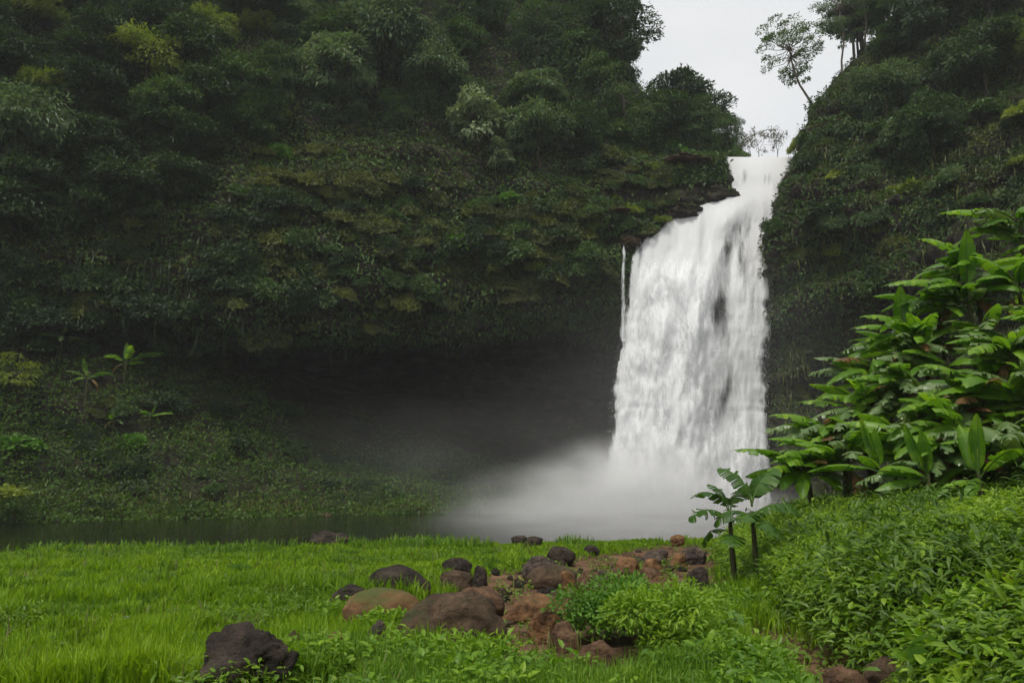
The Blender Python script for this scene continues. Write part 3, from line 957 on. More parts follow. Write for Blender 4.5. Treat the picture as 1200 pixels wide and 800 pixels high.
# darker broad-bladed tussocks standing out of the meadow
cx, cy = wedge(1500, 6, 25, rng)
k = (fbm(np.stack([cx * .5, cy * .5, cx * 0], -1), 2, 131) > .02) & (cx < foot_x(cy)) & (soil_mask(cx, cy) < .3) & (cy < shore_y(cx) - .5)
cx, cy = cx[k], cy[k]
m = 70
x = np.repeat(cx, m) + rng.normal(0, .09, len(cx) * m); y = np.repeat(cy, m) + rng.normal(0, .09, len(cx) * m)
P = np.stack([x, y, ground_z(x, y) - .01], -1)
o = link('grass_tussocks', raw_mesh('grass_tussocks', *blades(P, (.13 + .2 * rng.random(len(x))) * np.interp(y, [6, 14, 28], [1, .9, .7]), np.clip(.0022 * y, .010, .045), rng, 1.0, .8), (M['tall_grass'],), False))
tag(o, 'darker green tussocks of coarser grass dotted over the meadow', 'grass', kind='stuff')

# leafy cover of the right bank
n = 30000
y = 5.0 + 22 * rng.random(n) ** 1.25
x = foot_x(y) + .05 + (rng.random(n) ** .9) * (3.2 + .28 * y)
patch = fbm(np.stack([x * .7, y * .7, x * 0], -1), 3, 101)
far = y / 14
P = np.stack([x, y, ground_z(x, y)], -1)
gn = gnorm(x, y)
P = P + gn * (.06 + .42 * np.maximum(patch + .2, 0))[:, None] * smooth(0, .5, x - foot_x(y))[:, None]
sel = rng.random(n) < .5 + .5 * patch
a = sprigs(P[~sel], gn[~sel], rng, 8, .07, .15, OVAL, .5, .13, .24)
b = sprigs(P[sel], gn[sel], rng, 8, .09, .2, LANCE, .42, .13, .28, .25)
dk = tag(link('bank_undergrowth', raw_mesh('bank_undergrowth', *a, (M['bank_leaf'],), False)), 'bright leafy ground cover spreading over the right bank', 'undergrowth', kind='stuff')
dk2 = tag(link('bank_undergrowth', raw_mesh('bank_undergrowth', *b, (M['dark_bank_leaf'],), False)), 'darker narrow leaved herbs growing through the right bank cover', 'undergrowth', kind='stuff')
# finer pale tips above it
n = 9000
y = 9 + 17 * rng.random(n)
x = foot_x(y) + .1 + rng.random(n) ** 1.2 * 4.2
P = np.stack([x, y, ground_z(x, y) + .3], -1)
c = sprigs(P, gnorm(x, y), rng, 7, .06, .13, LANCE, .35, .1, .25, .1)
tag(link('bank_herbs', raw_mesh('bank_herbs', *c, (M['bank_leaf'],), False)), 'light green feathery herbs on the crest of the right bank', 'undergrowth', kind='stuff')
n = 2600
x, y = wedge(n * 5, 6, 23, rng)
k = (fbm(np.stack([x * .6, y * .6, x * 0], -1), 3, 141) > .16) & (x < foot_x(y)) & (soil_mask(x, y) < .5) & (y < shore_y(x) - .5)
x, y = x[k][:n], y[k][:n]
P = np.stack([x, y, ground_z(x, y) + .06], -1)
c = sprigs(P, gnorm(x, y), rng, 8, .05, .13, LANCE, .4, .09, .2)
tag(link('weeds', raw_mesh('weeds', *c, (M['dark_bank_leaf'],), False)), 'patches of darker weeds spread through the meadow grass', 'weeds', kind='stuff')
# ragged tufts along the water edge
n = 9000
x = rng.uniform(-17, 6, n)
y = shore_y(x) - 1.2 + rng.normal(0, .5, n)
k = fbm(np.stack([x * .5, y * .8, x * 0], -1), 3, 151) > .2
x, y = x[k], y[k]
P = np.stack([x, y, ground_z(x, y) - .02], -1)
o = link('shore_grass', raw_mesh('shore_grass', *blades(P, .2 + .35 * rng.random(len(x)) ** 1.5, .03 + .03 * rng.random(len(x)), rng, 1.1, .7), (M['tall_grass'],), False))
tag(o, 'ragged dark green tufts along the water edge of the meadow', 'grass', kind='stuff')
# tall leafy stems standing out of the bank crest, and fallen dry leaves
n = 900
y = 7 + 19 * rng.random(n)
x = foot_x(y) + .5 + rng.random(n) * (3.0 + .2 * y)
k = fbm(np.stack([x * .9, y * .9, x * 0], -1), 2, 161) > -.02
x, y = x[k], y[k]
P = np.stack([x, y, ground_z(x, y) + .35], -1)
c = sprigs(P, gnorm(x, y), rng, 14, .10, .24, LANCE, .34, .16, .5, .35)
tag(link('bank_herbs', raw_mesh('bank_herbs', *c, (M['cover_leaf'],), False)), 'taller drooping dark herbs standing above the right bank cover', 'undergrowth', kind='stuff')
n = 700
x, y = wedge(n * 3, 5.5, 22, rng)
k = x > foot_x(y) - .8
x, y = x[k][:n], y[k][:n]
P = np.stack([x, y, ground_z(x, y) + .25 * (x > foot_x(y)) + .03], -1)
tag(link('fallen_leaves', raw_mesh('fallen_leaves', *leaves(P, rng.normal(0, 1, (len(x), 3)) * [1, 1, .3], rng.normal(0, .3, (len(x), 3)) + [0, 0, 1], .06 + .12 * rng.random(len(x)), .03 + .05 * rng.random(len(x)), OVAL), (M['dry_leaf'],), False)), 'brown dry leaves fallen among the bank plants', 'leaves', kind='stuff')

# weeds on and round the stony bed
n = 1500
x, y = wedge(n * 6, 6, 24, rng)
s = soil_mask(x, y)
k = (s > .15) & (fbm(np.stack([x * 1.1, y * 1.1, x * 0], -1), 3, 111) > .05) & (x < foot_x(y))
x, y = x[k][:n], y[k][:n]
P = np.stack([x, y, ground_z(x, y) + .02], -1)
c = sprigs(P, gnorm(x, y), rng, 9, .04, .11, OVAL, .5, .08, .16)
tag(link('weeds', raw_mesh('weeds', *c, (M['dark_bank_leaf'],), False)), 'small green weeds sprouting between the stones of the dry bed', 'weeds', kind='stuff')
n = 1700
x, y = wedge(n * 4, 5.5, 12, rng, 1)
k = (x > -2.5) & (x < foot_x(y)) & (fbm(np.stack([x * .9, y * .9, x * 0], -1), 3, 121) > .0) & (soil_mask(x, y) < .4)
x, y = x[k][:n], y[k][:n]
P = np.stack([x, y, ground_z(x, y) + .08], -1)
c = sprigs(P, gnorm(x, y), rng, 8, .05, .12, OVAL, .5, .09, .2)
tag(link('weeds', raw_mesh('weeds', *c, (M['bank_leaf'],), False)), 'leafy weeds mixed into the grass around the foreground boulders', 'weeds', kind='stuff')

# ------------------------------------------------------------------ rocks
import bmesh


def rock_mesh(name, seed, size, mat, facets=.35, rough=.16, sub=5):
    bm = bmesh.new()
    bmesh.ops.create_icosphere(bm, subdivisions=sub, radius=1.0)
    me = bpy.data.meshes.new(name)
    bm.to_mesh(me); bm.free()
    n = len(me.vertices)
    co = np.zeros(n * 3); me.vertices.foreach_get('co', co); co = co.reshape(-1, 3)
    r = np.random.default_rng(seed)
    # flattened sides
    for _ in range(int(13 - 9 * facets)):
        nn = unit(r.normal(0, 1, 3)); nn[2] = abs(nn[2]) * .8 - .1
        cut = 1 - facets * (.4 + .6 * r.random())
        h = co @ nn
        over = np.maximum(h - cut, 0)
        co = co - nn * (over * .88)[:, None]
    off = r.random(3) * 50
    dsp = 1.3 * rough * fbm(co * 1.3 + off, 3, seed) + rough * .6 * fbm(co * 3.2 + off, 5, seed + 4, .6) - rough * .5 * np.maximum(0, .12 - np.abs(fbm(co * 1.7 + off, 3, seed + 8))) * 4
    co = co * (1 + dsp)[:, None] * np.array(size)
    me.vertices.foreach_set('co', co.astype(np.float32).ravel())
    me.polygons.foreach_set('use_smooth', np.full(len(me.polygons), True))
    me.materials.append(M[mat])
    me.update()
    return me


def rock(px0, px1, py0, py1, mat, label, group=None, facets=.38, rough=.21, seed=None, name='boulder', cat='boulder', yaw=0.0, sink=.25, deep=.8, tilt=0.0, Y=None):
    """a boulder whose visible outline spans the given pixels; py1 is where it meets the ground"""
    cx = (px0 + px1) / 2
    py1 = py1 + (130.0 / max(6, ray_ground(cx, py1)[1]) if py1 > 655 and facets < 9 else 0)
    p = ray_ground(cx, py1) if Y is None else at(cx, py1, Y)
    w = (px1 - px0) / F * p[1] / 2
    dep = w * deep
    Yc = p[1] + dep * .75
    w = (px1 - px0) / F * Yc / 2
    x0 = at(cx, py1, Yc)[0]
    gz = gz1(x0, Yc)
    h = max(.06, at(cx, py0, Yc - dep * .3)[2] - gz)
    hz = h / (2 - 2 * sink)
    sd = seed or int(px0 * 7 + py0 * 13)
    me = rock_mesh(name, sd, (1, 1, 1), mat, facets, rough)
    co = np.zeros(len(me.vertices) * 3); me.vertices.foreach_get('co', co); co = co.reshape(-1, 3)
    lo_, hi_ = co.min(0), co.max(0)
    co = (co - (lo_ + hi_) / 2) / ((hi_ - lo_) / 2) * np.array([w, dep, hz])
    me.vertices.foreach_set('co', co.astype(np.float32).ravel()); me.update()
    o = link(name, me)
    o.location = (x0, Yc, gz + h - hz)
    o.rotation_euler = (0, tilt, yaw)
    tag(o, label, cat, group)
    return o


rock(232, 342, 735, 806, 'dark_rock', 'big dark jagged boulder in the grass at the bottom of the meadow', facets=.62, rough=.34, sink=.2, deep=.7)
rock(466, 592, 694, 764, 'brown_rock', 'big smooth brown dome shaped boulder in the foreground', facets=.25, rough=.15, sink=.3)
rock(430, 504, 662, 696, 'dark_rock', 'large smooth dark boulder lying left of the stony bed', facets=.2, rough=.1, tilt=.1)
rock(384, 428, 684, 710, 'dark_rock', 'dark boulder in grass beside the mossy orange boulder', facets=.35)
rock(402, 494, 690, 732, 'mossy_rock', 'broad orange boulder with a mossy green top', facets=.2, rough=.1)
rock(428, 452, 726, 752, 'grey_rock', 'upright grey brown rock below the mossy orange boulder', facets=.6)
rock(384, 406, 738, 760, 'mossy_rock', 'small ochre rock in weeds below the mossy orange boulder', facets=.4, name='rock', cat='rock')
rock(335, 352, 738, 756, 'brown_rock', 'small brown rock just right of the dark jagged boulder', facets=.4, name='rock', cat='rock')
rock(544, 582, 617, 637, 'brown_rock', 'round brown boulder standing at the pool edge against the mist', facets=.3, sink=.2)
rock(599, 622, 627, 638, 'dark_rock', 'left of the two low dark boulders at the pool edge', facets=.3)
rock(615, 636, 628, 640, 'dark_rock', 'right of the two low dark boulders at the pool edge', facets=.3)
rock(644, 658, 629, 636, 'dark_rock', 'tiny dark rock at the pool edge in front of the mist', facets=.3, name='rock', cat='rock')
rock(516, 553, 653, 670, 'dark_rock', 'dark brown capped boulder on top of the undercut flat rock', facets=.3, sink=.15)
rock(513, 556, 668, 688, 'brown_rock', 'flat undercut brown rock under the dark capped boulder', facets=.5, sink=.3)
rock(553, 571, 662, 684, 'dark_rock', 'narrow upright dark rock beside the undercut flat rock', facets=.5, name='rock', cat='rock')
rock(636, 674, 640, 658, 'dark_rock', 'dark angular boulder at the head of the stony bed', facets=.55)
rock(684, 703, 638, 650, 'dark_rock', 'small dark mossy rock among grass behind the stony bed', facets=.4, name='rock', cat='rock')
rock(612, 652, 650, 674, 'grey_rock', 'sloping grey brown boulder leaning behind the rounded brown one', facets=.4, tilt=-.25)
rock(618, 676, 661, 684, 'brown_rock', 'rounded brown boulder in the middle of the stony bed', facets=.2, rough=.1)
rock(655, 676, 668, 684, 'orange_rock', 'orange pointed rock right of the rounded brown boulder', facets=.4, tilt=-.3)
rock(722, 750, 652, 669, 'orange_rock', 'rounded orange ochre boulder at the right of the stony bed', facets=.25)
rock(750, 778, 654, 670, 'orange_rock', 'bright orange flat topped rock beside the rounded ochre boulder', facets=.6)
rock(744, 782, 664, 682, 'red_rock', 'dark reddish block under the bright orange rock', facets=.55, sink=.3)
rock(718, 744, 664, 680, 'red_rock', 'reddish rock in front of the rounded ochre boulder', facets=.4)
rock(676, 700, 668, 688, 'red_rock', 'chunky reddish rock in the middle of the stony bed', facets=.5)
rock(690, 726, 674, 690, 'brown_rock', 'low brown rock just above the bright green bush', facets=.5)
rock(764, 782, 674, 684, 'orange_rock', 'small orange stone below the dark reddish block', facets=.4, name='rock', cat='rock')
rock(738, 790, 680, 692, 'red_rock', 'thin flat reddish slab lying at the right of the bed', facets=.6, sink=.4)
rock(786, 802, 626, 641, 'orange_rock', 'orange brown boulder at the far end of the stony bed', facets=.4)
rock(800, 828, 640, 656, 'grey_rock', 'grey boulder at the foot of the right bank', facets=.45)
rock(786, 806, 648, 662, 'orange_rock', 'small orange brown rock left of the grey bank boulder', facets=.4, name='rock', cat='rock')
rock(754, 784, 644, 658, 'grey_rock', 'pale grey flat boulder among brown stones of the bed', facets=.5)
rock(806, 832, 664, 684, 'dark_rock', 'dark sharp rock under dry stems at the bank foot', facets=.6)
rock(820, 830, 622, 632, 'dark_rock', 'small dark rock at the pool end of the right bank', facets=.4, name='rock', cat='rock')
rock(734, 746, 623, 632, 'dark_rock', 'small dark rock on the grass edge before the mist', facets=.4, name='rock', cat='rock')
rock(758, 776, 626, 632, 'dark_rock', 'low dark rock on the grass edge right of a smaller one', facets=.4, name='rock', cat='rock')
rock(528, 590, 688, 722, 'red_rock', 'reddish boulder partly hidden behind the brown dome boulder', facets=.35)
rock(584, 676, 696, 722, 'orange_rock', 'long flat orange slab across the front of the stony bed', facets=.5, sink=.3)
rock(618, 668, 706, 742, 'orange_rock', 'orange block under the long flat slab with a dark hollow', facets=.55)
rock(662, 688, 706, 728, 'red_rock', 'dark red brown block at the right end of the long slab', facets=.55)
rock(640, 682, 728, 752, 'red_rock', 'flat red laterite rock left of the bright green bush', facets=.5, sink=.4)
rock(676, 726, 750, 784, 'red_rock', 'brown block sunk in grass below the bright green bush', facets=.55)
rock(1014, 1078, 768, 812, 'brown_rock', 'big reddish brown boulder at the foot of the bank at bottom right', facets=.35)
rock(960, 1020, 780, 812, 'red_rock', 'reddish brown rock half buried at the bottom of the bank', facets=.4)
rock(362, 412, 621, 642, 'dark_rock', 'dark boulder at the left pool edge behind the meadow', facets=.5, rough=.22)
for a, b, c, d_, lab in [(188, 212, 634, 643, 'dark low rock at the water edge behind the meadow'), (214, 238, 632, 644, 'pale grey rock at the water edge behind the meadow'), (238, 262, 635, 644, 'small brownish grey rock right of the pale water edge rock')]:
    rock(a, b, c, d_, 'dark_rock' if 'dark' in lab else 'grey_rock', lab, facets=.5, name='rock', cat='rock')
# stones along the far bank of the river
for k, (px, w, py, m) in enumerate([(20, 40, 611, 'brown_rock'), (64, 26, 614, 'dark_rock'), (150, 20, 614, 'dark_rock'), (232, 22, 612, 'grey_rock'), (262, 34, 610, 'dark_rock'), (286, 22, 613, 'grey_rock'), (318, 30, 612, 'dark_rock'), (352, 26, 611, 'dark_rock'), (380, 40, 610, 'brown_rock'), (418, 26, 612, 'dark_rock'), (448, 30, 611, 'dark_rock')]):
    h, nn = hit(px, py, BL)
    if h is None:
        continue
    r_ = w / F * h[1] / 2
    o = link('bank_stone', rock_mesh('bank_stone', 900 + k, (r_, r_ * .7, r_ * .55), m, .4, .2, 3))
    o.location = h - nn * r_ * .1
    tag(o, 'dark stone on the far river bank below the green slope', 'stone', 'stones along the far river bank')

# wet ledge rocks breaking the left shoulder of the fall
for k, (px, py, wpx, hpx, Y, lab) in enumerate([
    (842, 229, 46, 26, 66.3, 'wet black rock jutting out right beneath the waterfall lip'),
    (803, 249, 58, 22, 65.7, 'wet black ledge rock in the middle of the waterfall left shoulder'),
    (763, 276, 44, 24, 65.1, 'wet black ledge rock lowest on the waterfall left shoulder'),
    (735, 282, 34, 14, 63.9, 'brown ledge rock from which the thin trickle drops'),
    (716, 252, 60, 10, 64.3, 'flat brown rock slab set in the mossy ledge left of the fall'),
    (800, 190, 62, 12, 66.3, 'pale brown flat rock on the rim left of the waterfall lip'),
    (700, 272, 44, 12, 64.0, 'flat brown rock lying below the mossy ledge slab')]):
    me = rock_mesh('ledge_rock', 1200 + k, (wpx / F * Y / 2, wpx / F * Y / 2.6, hpx / F * Y / 2), 'cliff' if 'black' in lab else 'brown_rock', .55, .4)
    o = link('ledge_rock', me, loc=tuple(at(px, py, Y)))
    tag(o, lab, 'rock')

# loose stones of the bed
protos = [rock_mesh('bed_stone', 700 + k, (1, .8, .55 + .1 * (k % 3)), m, .5, .2, 3) for k, m in enumerate(['red_rock', 'orange_rock', 'brown_rock', 'red_rock', 'grey_rock', 'dark_rock'])]
rs = random.Random(8)
cnt = 0
while cnt < 290:
    px, py = rs.uniform(545, 835), rs.uniform(632, 735)
    p = ray_ground(px, py)
    if p[1] > 28 or float(soil_mask(np.array([p[0]]), np.array([p[1]]))[0]) < .55:
        continue
    k = rs.randrange(6)
    o = link('bed_stone', protos[k])
    s = (.045 + .16 * rs.random() ** 2) * (p[1] / 16) ** .5
    o.scale = (s, s, s * rs.uniform(.5, .9))
    o.location = (p[0], p[1], float(ground_z(np.array([p[0]]), np.array([p[1]]))[0]) + s * .2)
    o.rotation_euler = (rs.uniform(-.3, .3), rs.uniform(-.3, .3), rs.uniform(0, 6.28))
    tag(o, ['small dark red stone lying loose in the stony bed', 'small orange stone lying loose in the stony bed', 'small brown stone lying loose in the stony bed', 'small dark red stone lying loose in the stony bed', 'small grey stone lying loose in the stony bed', 'small blackish stone lying loose in the stony bed'][k],
        'stone', ['loose red stones of the bed', 'loose orange stones of the bed', 'loose brown stones of the bed', 'loose red stones of the bed', 'loose grey stones of the bed', 'loose dark stones of the bed'][k])
    cnt += 1

# ------------------------------------------------------------------ trees and shrubs
def make_tree(seed, height, radius, crown_h, n_clump, leaf_n, L0, L1, leaf_mat_name, bark_name='bark', flat=.7, droop=.3, gap=.0, trunk_r=.16, tmpl=RHOMB, ratio=.45, clump_r=.34, lean=0.0, curtain=0):
    """returns (trunk mesh, crown mesh): a tapered trunk, limbs running to the clumps, and leaves through every clump"""
    r = np.random.default_rng(seed)
    top = np.array([lean * height, r.normal(0, .15), height - crown_h * .45])
    tpath = [np.zeros(3) - np.array([0, 0, .8])]
    for t in (.25, .5, .75, 1):
        tpath.append(top * t + np.array([r.normal(0, .12), r.normal(0, .12), 0]) * height * .12 * (1 - t * .3))
    parts = [tube(tpath, np.linspace(trunk_r, trunk_r * .45, 5), 7)]
    cl = []
    tries = 0
    while len(cl) < n_clump and tries < 4000:
        tries += 1
        v = unit(r.normal(0, 1, 3))
        rr = (.35 + .65 * r.random() ** .5)
        c = v * rr * np.array([radius, radius, crown_h / 2])
        if c[2] < -crown_h * .32 and r.random() < .7:
            continue
        if any(np.linalg.norm(c - q) < radius * clump_r * .62 for q in cl):
            continue
        cl.append(c)
    base = np.array([top[0], top[1], height - crown_h / 2])
    pts, dirs, nrm, lens = [], [], [], []
    for i, c in enumerate(cl):
        cr = radius * clump_r * (.65 + .7 * r.random())
        cpos = base + c
        start = np.array(tpath[-1]) if c[2] > 0 else np.array(tpath[-2]) * .4 + np.array(tpath[-1]) * .6
        mid = (start + cpos) / 2 + np.array([r.normal(0, .1), r.normal(0, .1), -.12]) * radius * .6
        parts.append(tube([start, mid, cpos], [trunk_r * .38, trunk_r * .22, trunk_r * .07], 5))
        n = int(leaf_n / n_clump * (.6 + .8 * r.random()))
        v = unit(r.normal(0, 1, (n, 3)))
        v[:, 2] = np.abs(v[:, 2]) * 1.1 - .35
        v = unit(v)
        rad = cr * (.45 + .55 * r.random(n) ** .5)[:, None]
        P = cpos + v * rad * np.array([1.15, 1.15, flat])
        P = P + r.normal(0, .15 * cr, P.shape)
        if curtain and r.random() < .6:
            k = n // 2
            P[:k, 2] -= r.random(k) ** 1.5 * curtain
        out = unit(P - cpos + (cpos - base) * .3)
        D = out + r.normal(0, .45, P.shape); D[:, 2] -= droop
        Nn = out * .6 + r.normal(0, .35, P.shape); Nn[:, 2] += .7
        pts.append(P); dirs.append(D); nrm.append(Nn); lens.append(L0 + (L1 - L0) * r.random(n))
    P, D, Nn, ln = map(np.concatenate, (pts, dirs, nrm, lens))
    tm_ = raw_mesh('trunk', *join(parts), (M[bark_name],), True)
    cm = raw_mesh('crown', *leaves(P, D, Nn, ln, ln * ratio, tmpl), (M[leaf_mat_name],), False)
    return tm_, cm


def make_shrub(seed, radius, height, n_leaf, L0, L1, mat, tmpl=RHOMB, ratio=.5, droop=.2, name='shrub', lumps=9, ragged=.35):
    r = np.random.default_rng(seed)
    pts, dirs, nrm = [], [], []
    for k in range(lumps):
        th, rr = r.random() * 6.28, r.random() ** .6
        c = np.array([math.cos(th) * rr * radius * .8, math.sin(th) * rr * radius * .8, height * (.25 + .55 * r.random() * (1 - rr * .45))])
        n = n_leaf // lumps
        v = unit(r.normal(0, 1, (n, 3))); v[:, 2] = np.abs(v[:, 2]) * 1.1 - .3
        P = c + v * (radius * ragged * (.5 + .7 * r.random(n)))[:, None] * np.array([1.1, 1.1, .85])
        pts.append(P)
        D = unit(v) + r.normal(0, .45, P.shape); D[:, 2] -= droop
        dirs.append(D)
        Nn = v * .5 + r.normal(0, .35, P.shape); Nn[:, 2] += .7
        nrm.append(Nn)
    P, D, Nn = map(np.concatenate, (pts, dirs, nrm))
    ln = L0 + (L1 - L0) * r.random(len(P))
    parts = [leaves(P, D, Nn, ln, ln * ratio, tmpl)]
    return raw_mesh(name, *parts[0], (M[mat],), False)


TREES = {}


def tree_proto(key, seed, **kw):
    TREES[key] = [make_tree(seed + 31 * j, **kw) for j in range(3)]


tree_proto('dark', seed=3, height=7, radius=2.8, crown_h=5.0, n_clump=26, leaf_n=6500, L0=.24, L1=.5, leaf_mat_name='dark_leaf')
tree_proto('mid', seed=5, height=7, radius=2.7, crown_h=4.6, n_clump=26, leaf_n=6500, L0=.24, L1=.48, leaf_mat_name='mid_leaf')
tree_proto('grey', seed=7, height=7, radius=2.6, crown_h=4.6, n_clump=28, leaf_n=6000, L0=.3, L1=.62, leaf_mat_name='grey_leaf', ratio=.34, droop=.55)
tree_proto('yellow', seed=11, height=5, radius=2.5, crown_h=2.6, n_clump=24, leaf_n=4200, L0=.18, L1=.36, leaf_mat_name='yellow_leaf', flat=.5)
tree_proto('vine', seed=13, height=8, radius=2.1, crown_h=6.4, n_clump=30, leaf_n=7000, L0=.18, L1=.34, leaf_mat_name='mid_leaf', curtain=2.2, droop=.8, clump_r=.4)
tree_proto('pale', seed=17, height=6, radius=1.9, crown_h=4.2, n_clump=20, leaf_n=2600, L0=.28, L1=.55, leaf_mat_name='pale_leaf', ratio=.5, droop=.4)
tree_proto('tall', seed=19, height=15, radius=3.4, crown_h=8, n_clump=34, leaf_n=8000, L0=.22, L1=.42, leaf_mat_name='dark_leaf', clump_r=.3, trunk_r=.25, bark_name='pale_bark')
tree_proto('sparse', seed=23, height=11, radius=3.0, crown_h=7.5, n_clump=46, leaf_n=5200, L0=.14, L1=.30, leaf_mat_name='mid_leaf', clump_r=.2, trunk_r=.14, bark_name='pale_bark', flat=.45)
SHRUBS = {
    'dark': [make_shrub(s, 1.5, 1.6, 1500, .18, .36, 'dark_leaf') for s in (1, 2)],
    'mid': [make_shrub(s, 1.4, 1.5, 1500, .17, .34, 'mid_leaf') for s in (3, 4)],
    'moss': [make_shrub(s, 1.4, 1.1, 1500, .14, .28, 'moss_leaf', droop=.6) for s in (5, 6)],
    'yellow': [make_shrub(s, 1.3, 1.3, 900, .18, .36, 'yellow_leaf') for s in (7, 8)],
    'bright': [make_shrub(s, 1.3, 1.2, 1300, .2, .42, 'bright_leaf', ratio=.7) for s in (9, 10)],
    'grey': [make_shrub(s, 1.5, 1.5, 1300, .2, .42, 'grey_leaf', ratio=.36) for s in (11, 12)],
}
for k in SHRUBS:
    for me in SHRUBS[k]:
        me.name = 'shrub'
rt = random.Random(4)


def plant_tree(kind, base, s, label, group=None, name='broadleaf_tree', tilt=None, cat='tree', sz=None):
    v = rt.choice(TREES[kind])
    t = empty(name, tuple(base), label, cat, group)
    link('trunk', v[0], t)
    link('crown', v[1], t)
    t.rotation_euler = (tilt[0] if tilt else rt.uniform(-.06, .06), tilt[1] if tilt else rt.uniform(-.06, .06), rt.uniform(0, 6.28))
    t.scale = (s, s, sz or s * rt.uniform(.9, 1.15))
    return t


def tree_at(kind, px, py, s, label, tree=BL, **kw):
    """tree whose crown shows about px, py, rooted in the slope below it"""
    h0 = {'yellow': 3.7, 'tall': 11, 'sparse': 7.3, 'vine': 4.8, 'pale': 3.9}.get(kind, 4.7) * s
    p, n = hit(px, py, tree)
    if p is None:
        return None
    # slide towards the viewer and down so the crown, not the root, sits at px,py
    base = p - np.array([0, 0, h0]) + np.array([n[0], n[1], 0]) * .6
    q = Vector(base) + Vector((0, 0, 40))
    best = None
    # root: nearest slope point around the intended foot
    loc, nn, i, dist = tree.find_nearest(Vector(base))
    b = np.array(loc)
    shift = (p + n * (2.3 if not kw.get('group') else 1.1) * s) - (b + np.array([0, 0, h0]))
    # lean the stem so the crown comes out over the face
    tilt = (max(-.7, min(.7, math.atan2(-shift[1], h0))), max(-.5, min(.5, math.atan2(shift[0], h0))))
    t = plant_tree(kind, b, s, label, tilt=(tilt[0], tilt[1]), **kw)
    t.rotation_euler = (tilt[0], tilt[1], 0)
    return t


def shrub_at(kind, px, py, s, label, tree=BL, group=None, name='shrub', out_=.15):
    p, n = hit(px, py, tree)
    if p is None:
        return None
    o = link(name, rt.choice(SHRUBS[kind]))
    o.location = p + n * out_ * s - np.array([0, 0, .55 * s])
    z = Vector((n[0], n[1], n[2])) * .55 + Vector((0, 0, .8))
    o.rotation_mode = 'QUATERNION'
    o.rotation_quaternion = z.to_track_quat('Z', 'Y') @ Matrix.Rotation(rt.uniform(0, 6.28), 4, 'Z').to_quaternion()
    o.scale = (s * rt.uniform(.85, 1.25), s * rt.uniform(.85, 1.25), s)
    tag(o, label, 'shrub', group)
    return o


FEAT = []
# featured crowns of the left forest
for kind, px, py, s, lab in [
    ('yellow', 172, 92, 1.05, 'sunlit yellow green umbrella shaped tree high in the dark left forest'),
    ('yellow', 40, 28, .95, 'yellow green tree crown in the upper left corner of the forest'),
    ('yellow', 52, 112, .7, 'small dull yellow green tree below the upper left corner'),
    ('yellow', 246, 42, .85, 'yellow green drooping tree right of the umbrella shaped one'),
    ('yellow', 300, 40, .6, 'small yellowish crown reaching out right of the drooping tree'),
    ('bright', 0, 0, 0, ''),
    ('grey', 442, 68, 1.2, 'big grey green feathery tree in the middle of the left forest'),
    ('grey', 395, 100, 1.0, 'grey green tree just left of the big feathery one'),
    ('grey', 505, 90, .9, 'grey green tree just right of the big feathery one'),
    ('pale', 565, 155, 1.0, 'whitish pale green tree standing out above the mossy cliff'),
    ('pale', 575, 190, .6, 'small whitish pale tree directly below the larger pale one'),
    ('vine', 620, 60, 1.15, 'tall vine draped tree in the upper middle of the forest'),
    ('vine', 668, 85, 1.1, 'vine covered tree right of the tall vine draped one'),
    ('grey', 640, 110, .8, 'grey green leafy tree between two vine draped trees'),
    ('vine', 700, 130, .95, 'vine draped tree hanging over the ledge near the sky gap'),
]:
    if not lab:
        continue
    FEAT.append((px, py, s))
    tree_at(kind, px, py, s, lab)
for kind, px, Y, s, lab in [
    ('tall', 727, 68.5, .95, 'tall dark tree leaning out against the sky at the forest edge'),
    ('tall', 690, 69, 1.0, 'tall dark tree just left of the leaning one at the sky edge'),
    ('dark', 792, 75, 1.05, 'dark round tree on the skyline above the waterfall ledge'),
    ('dark', 822, 80, .9, 'farther dark tree at the right end of the forest skyline'),
    ('vine', 806, 70.5, .72, 'bright vine draped bushy tree above the waterfall lip'),
    ('vine', 838, 72.5, .62, 'last small vine draped tree left of the waterfall lip'),
    ('mid', 770, 71, .8, 'green tree behind the ledge beside the vine draped trees'),
    ('vine', 748, 68.5, .85, 'vine covered tree at the top of the waterfall ledge'),
]:
    top = at_height(px, Y, 60)
    r = BL.ray_cast(Vector((top[0], Y, 90)), Vector((0, 0, -1)))
    if r[0] is None:
        continue
    plant_tree(kind, np.array(r[0]), s, lab)

# the mass of the left forest
zones = [(-60, 230, 'in the upper left forest'), (230, 470, 'in the forest above the mossy cliff'), (470, 740, 'in the forest near the sky gap')]
word = {'dark': 'dark green broadleaf tree', 'mid': 'mid green broadleaf tree', 'grey': 'grey green broadleaf tree', 'vine': 'green vine draped tree', 'yellow': 'yellow green broadleaf tree', 'tall': 'tall dark tree'}
py = -60
row = 0
while py < 265:
    px = -70 + (row % 2) * 27
    while px < 715:
        x_, y_ = px + rt.uniform(-16, 16), py + rt.uniform(-13, 13)
        lim = np.interp(x_, [-80, 150, 300, 340, 460, 600, 715], [262, 255, 175, 130, 145, 205, 170])
        if y_ < lim:
            if x_ < 350:
                kind = rt.choices(['dark', 'mid', 'grey', 'vine'], [8, 1.5, .6, 1.2])[0]
            else:
                kind = rt.choices(['dark', 'mid', 'grey', 'vine'], [.8, 3, 4, 2.5])[0]
            if any(abs(x_ - f[0]) < 36 * f[2] and abs(y_ - f[1]) < 26 * f[2] for f in FEAT):
                px += 50
                continue
            z = next((q for q in zones if q[0] <= x_ < q[1]), zones[0])
            tree_at(kind, x_, y_, rt.uniform(.62, 1.0), '%s %s' % (word[kind], z[2]), group='%ss %s' % (word[kind], z[2]))
        px += 50
    py += 38
    row += 1

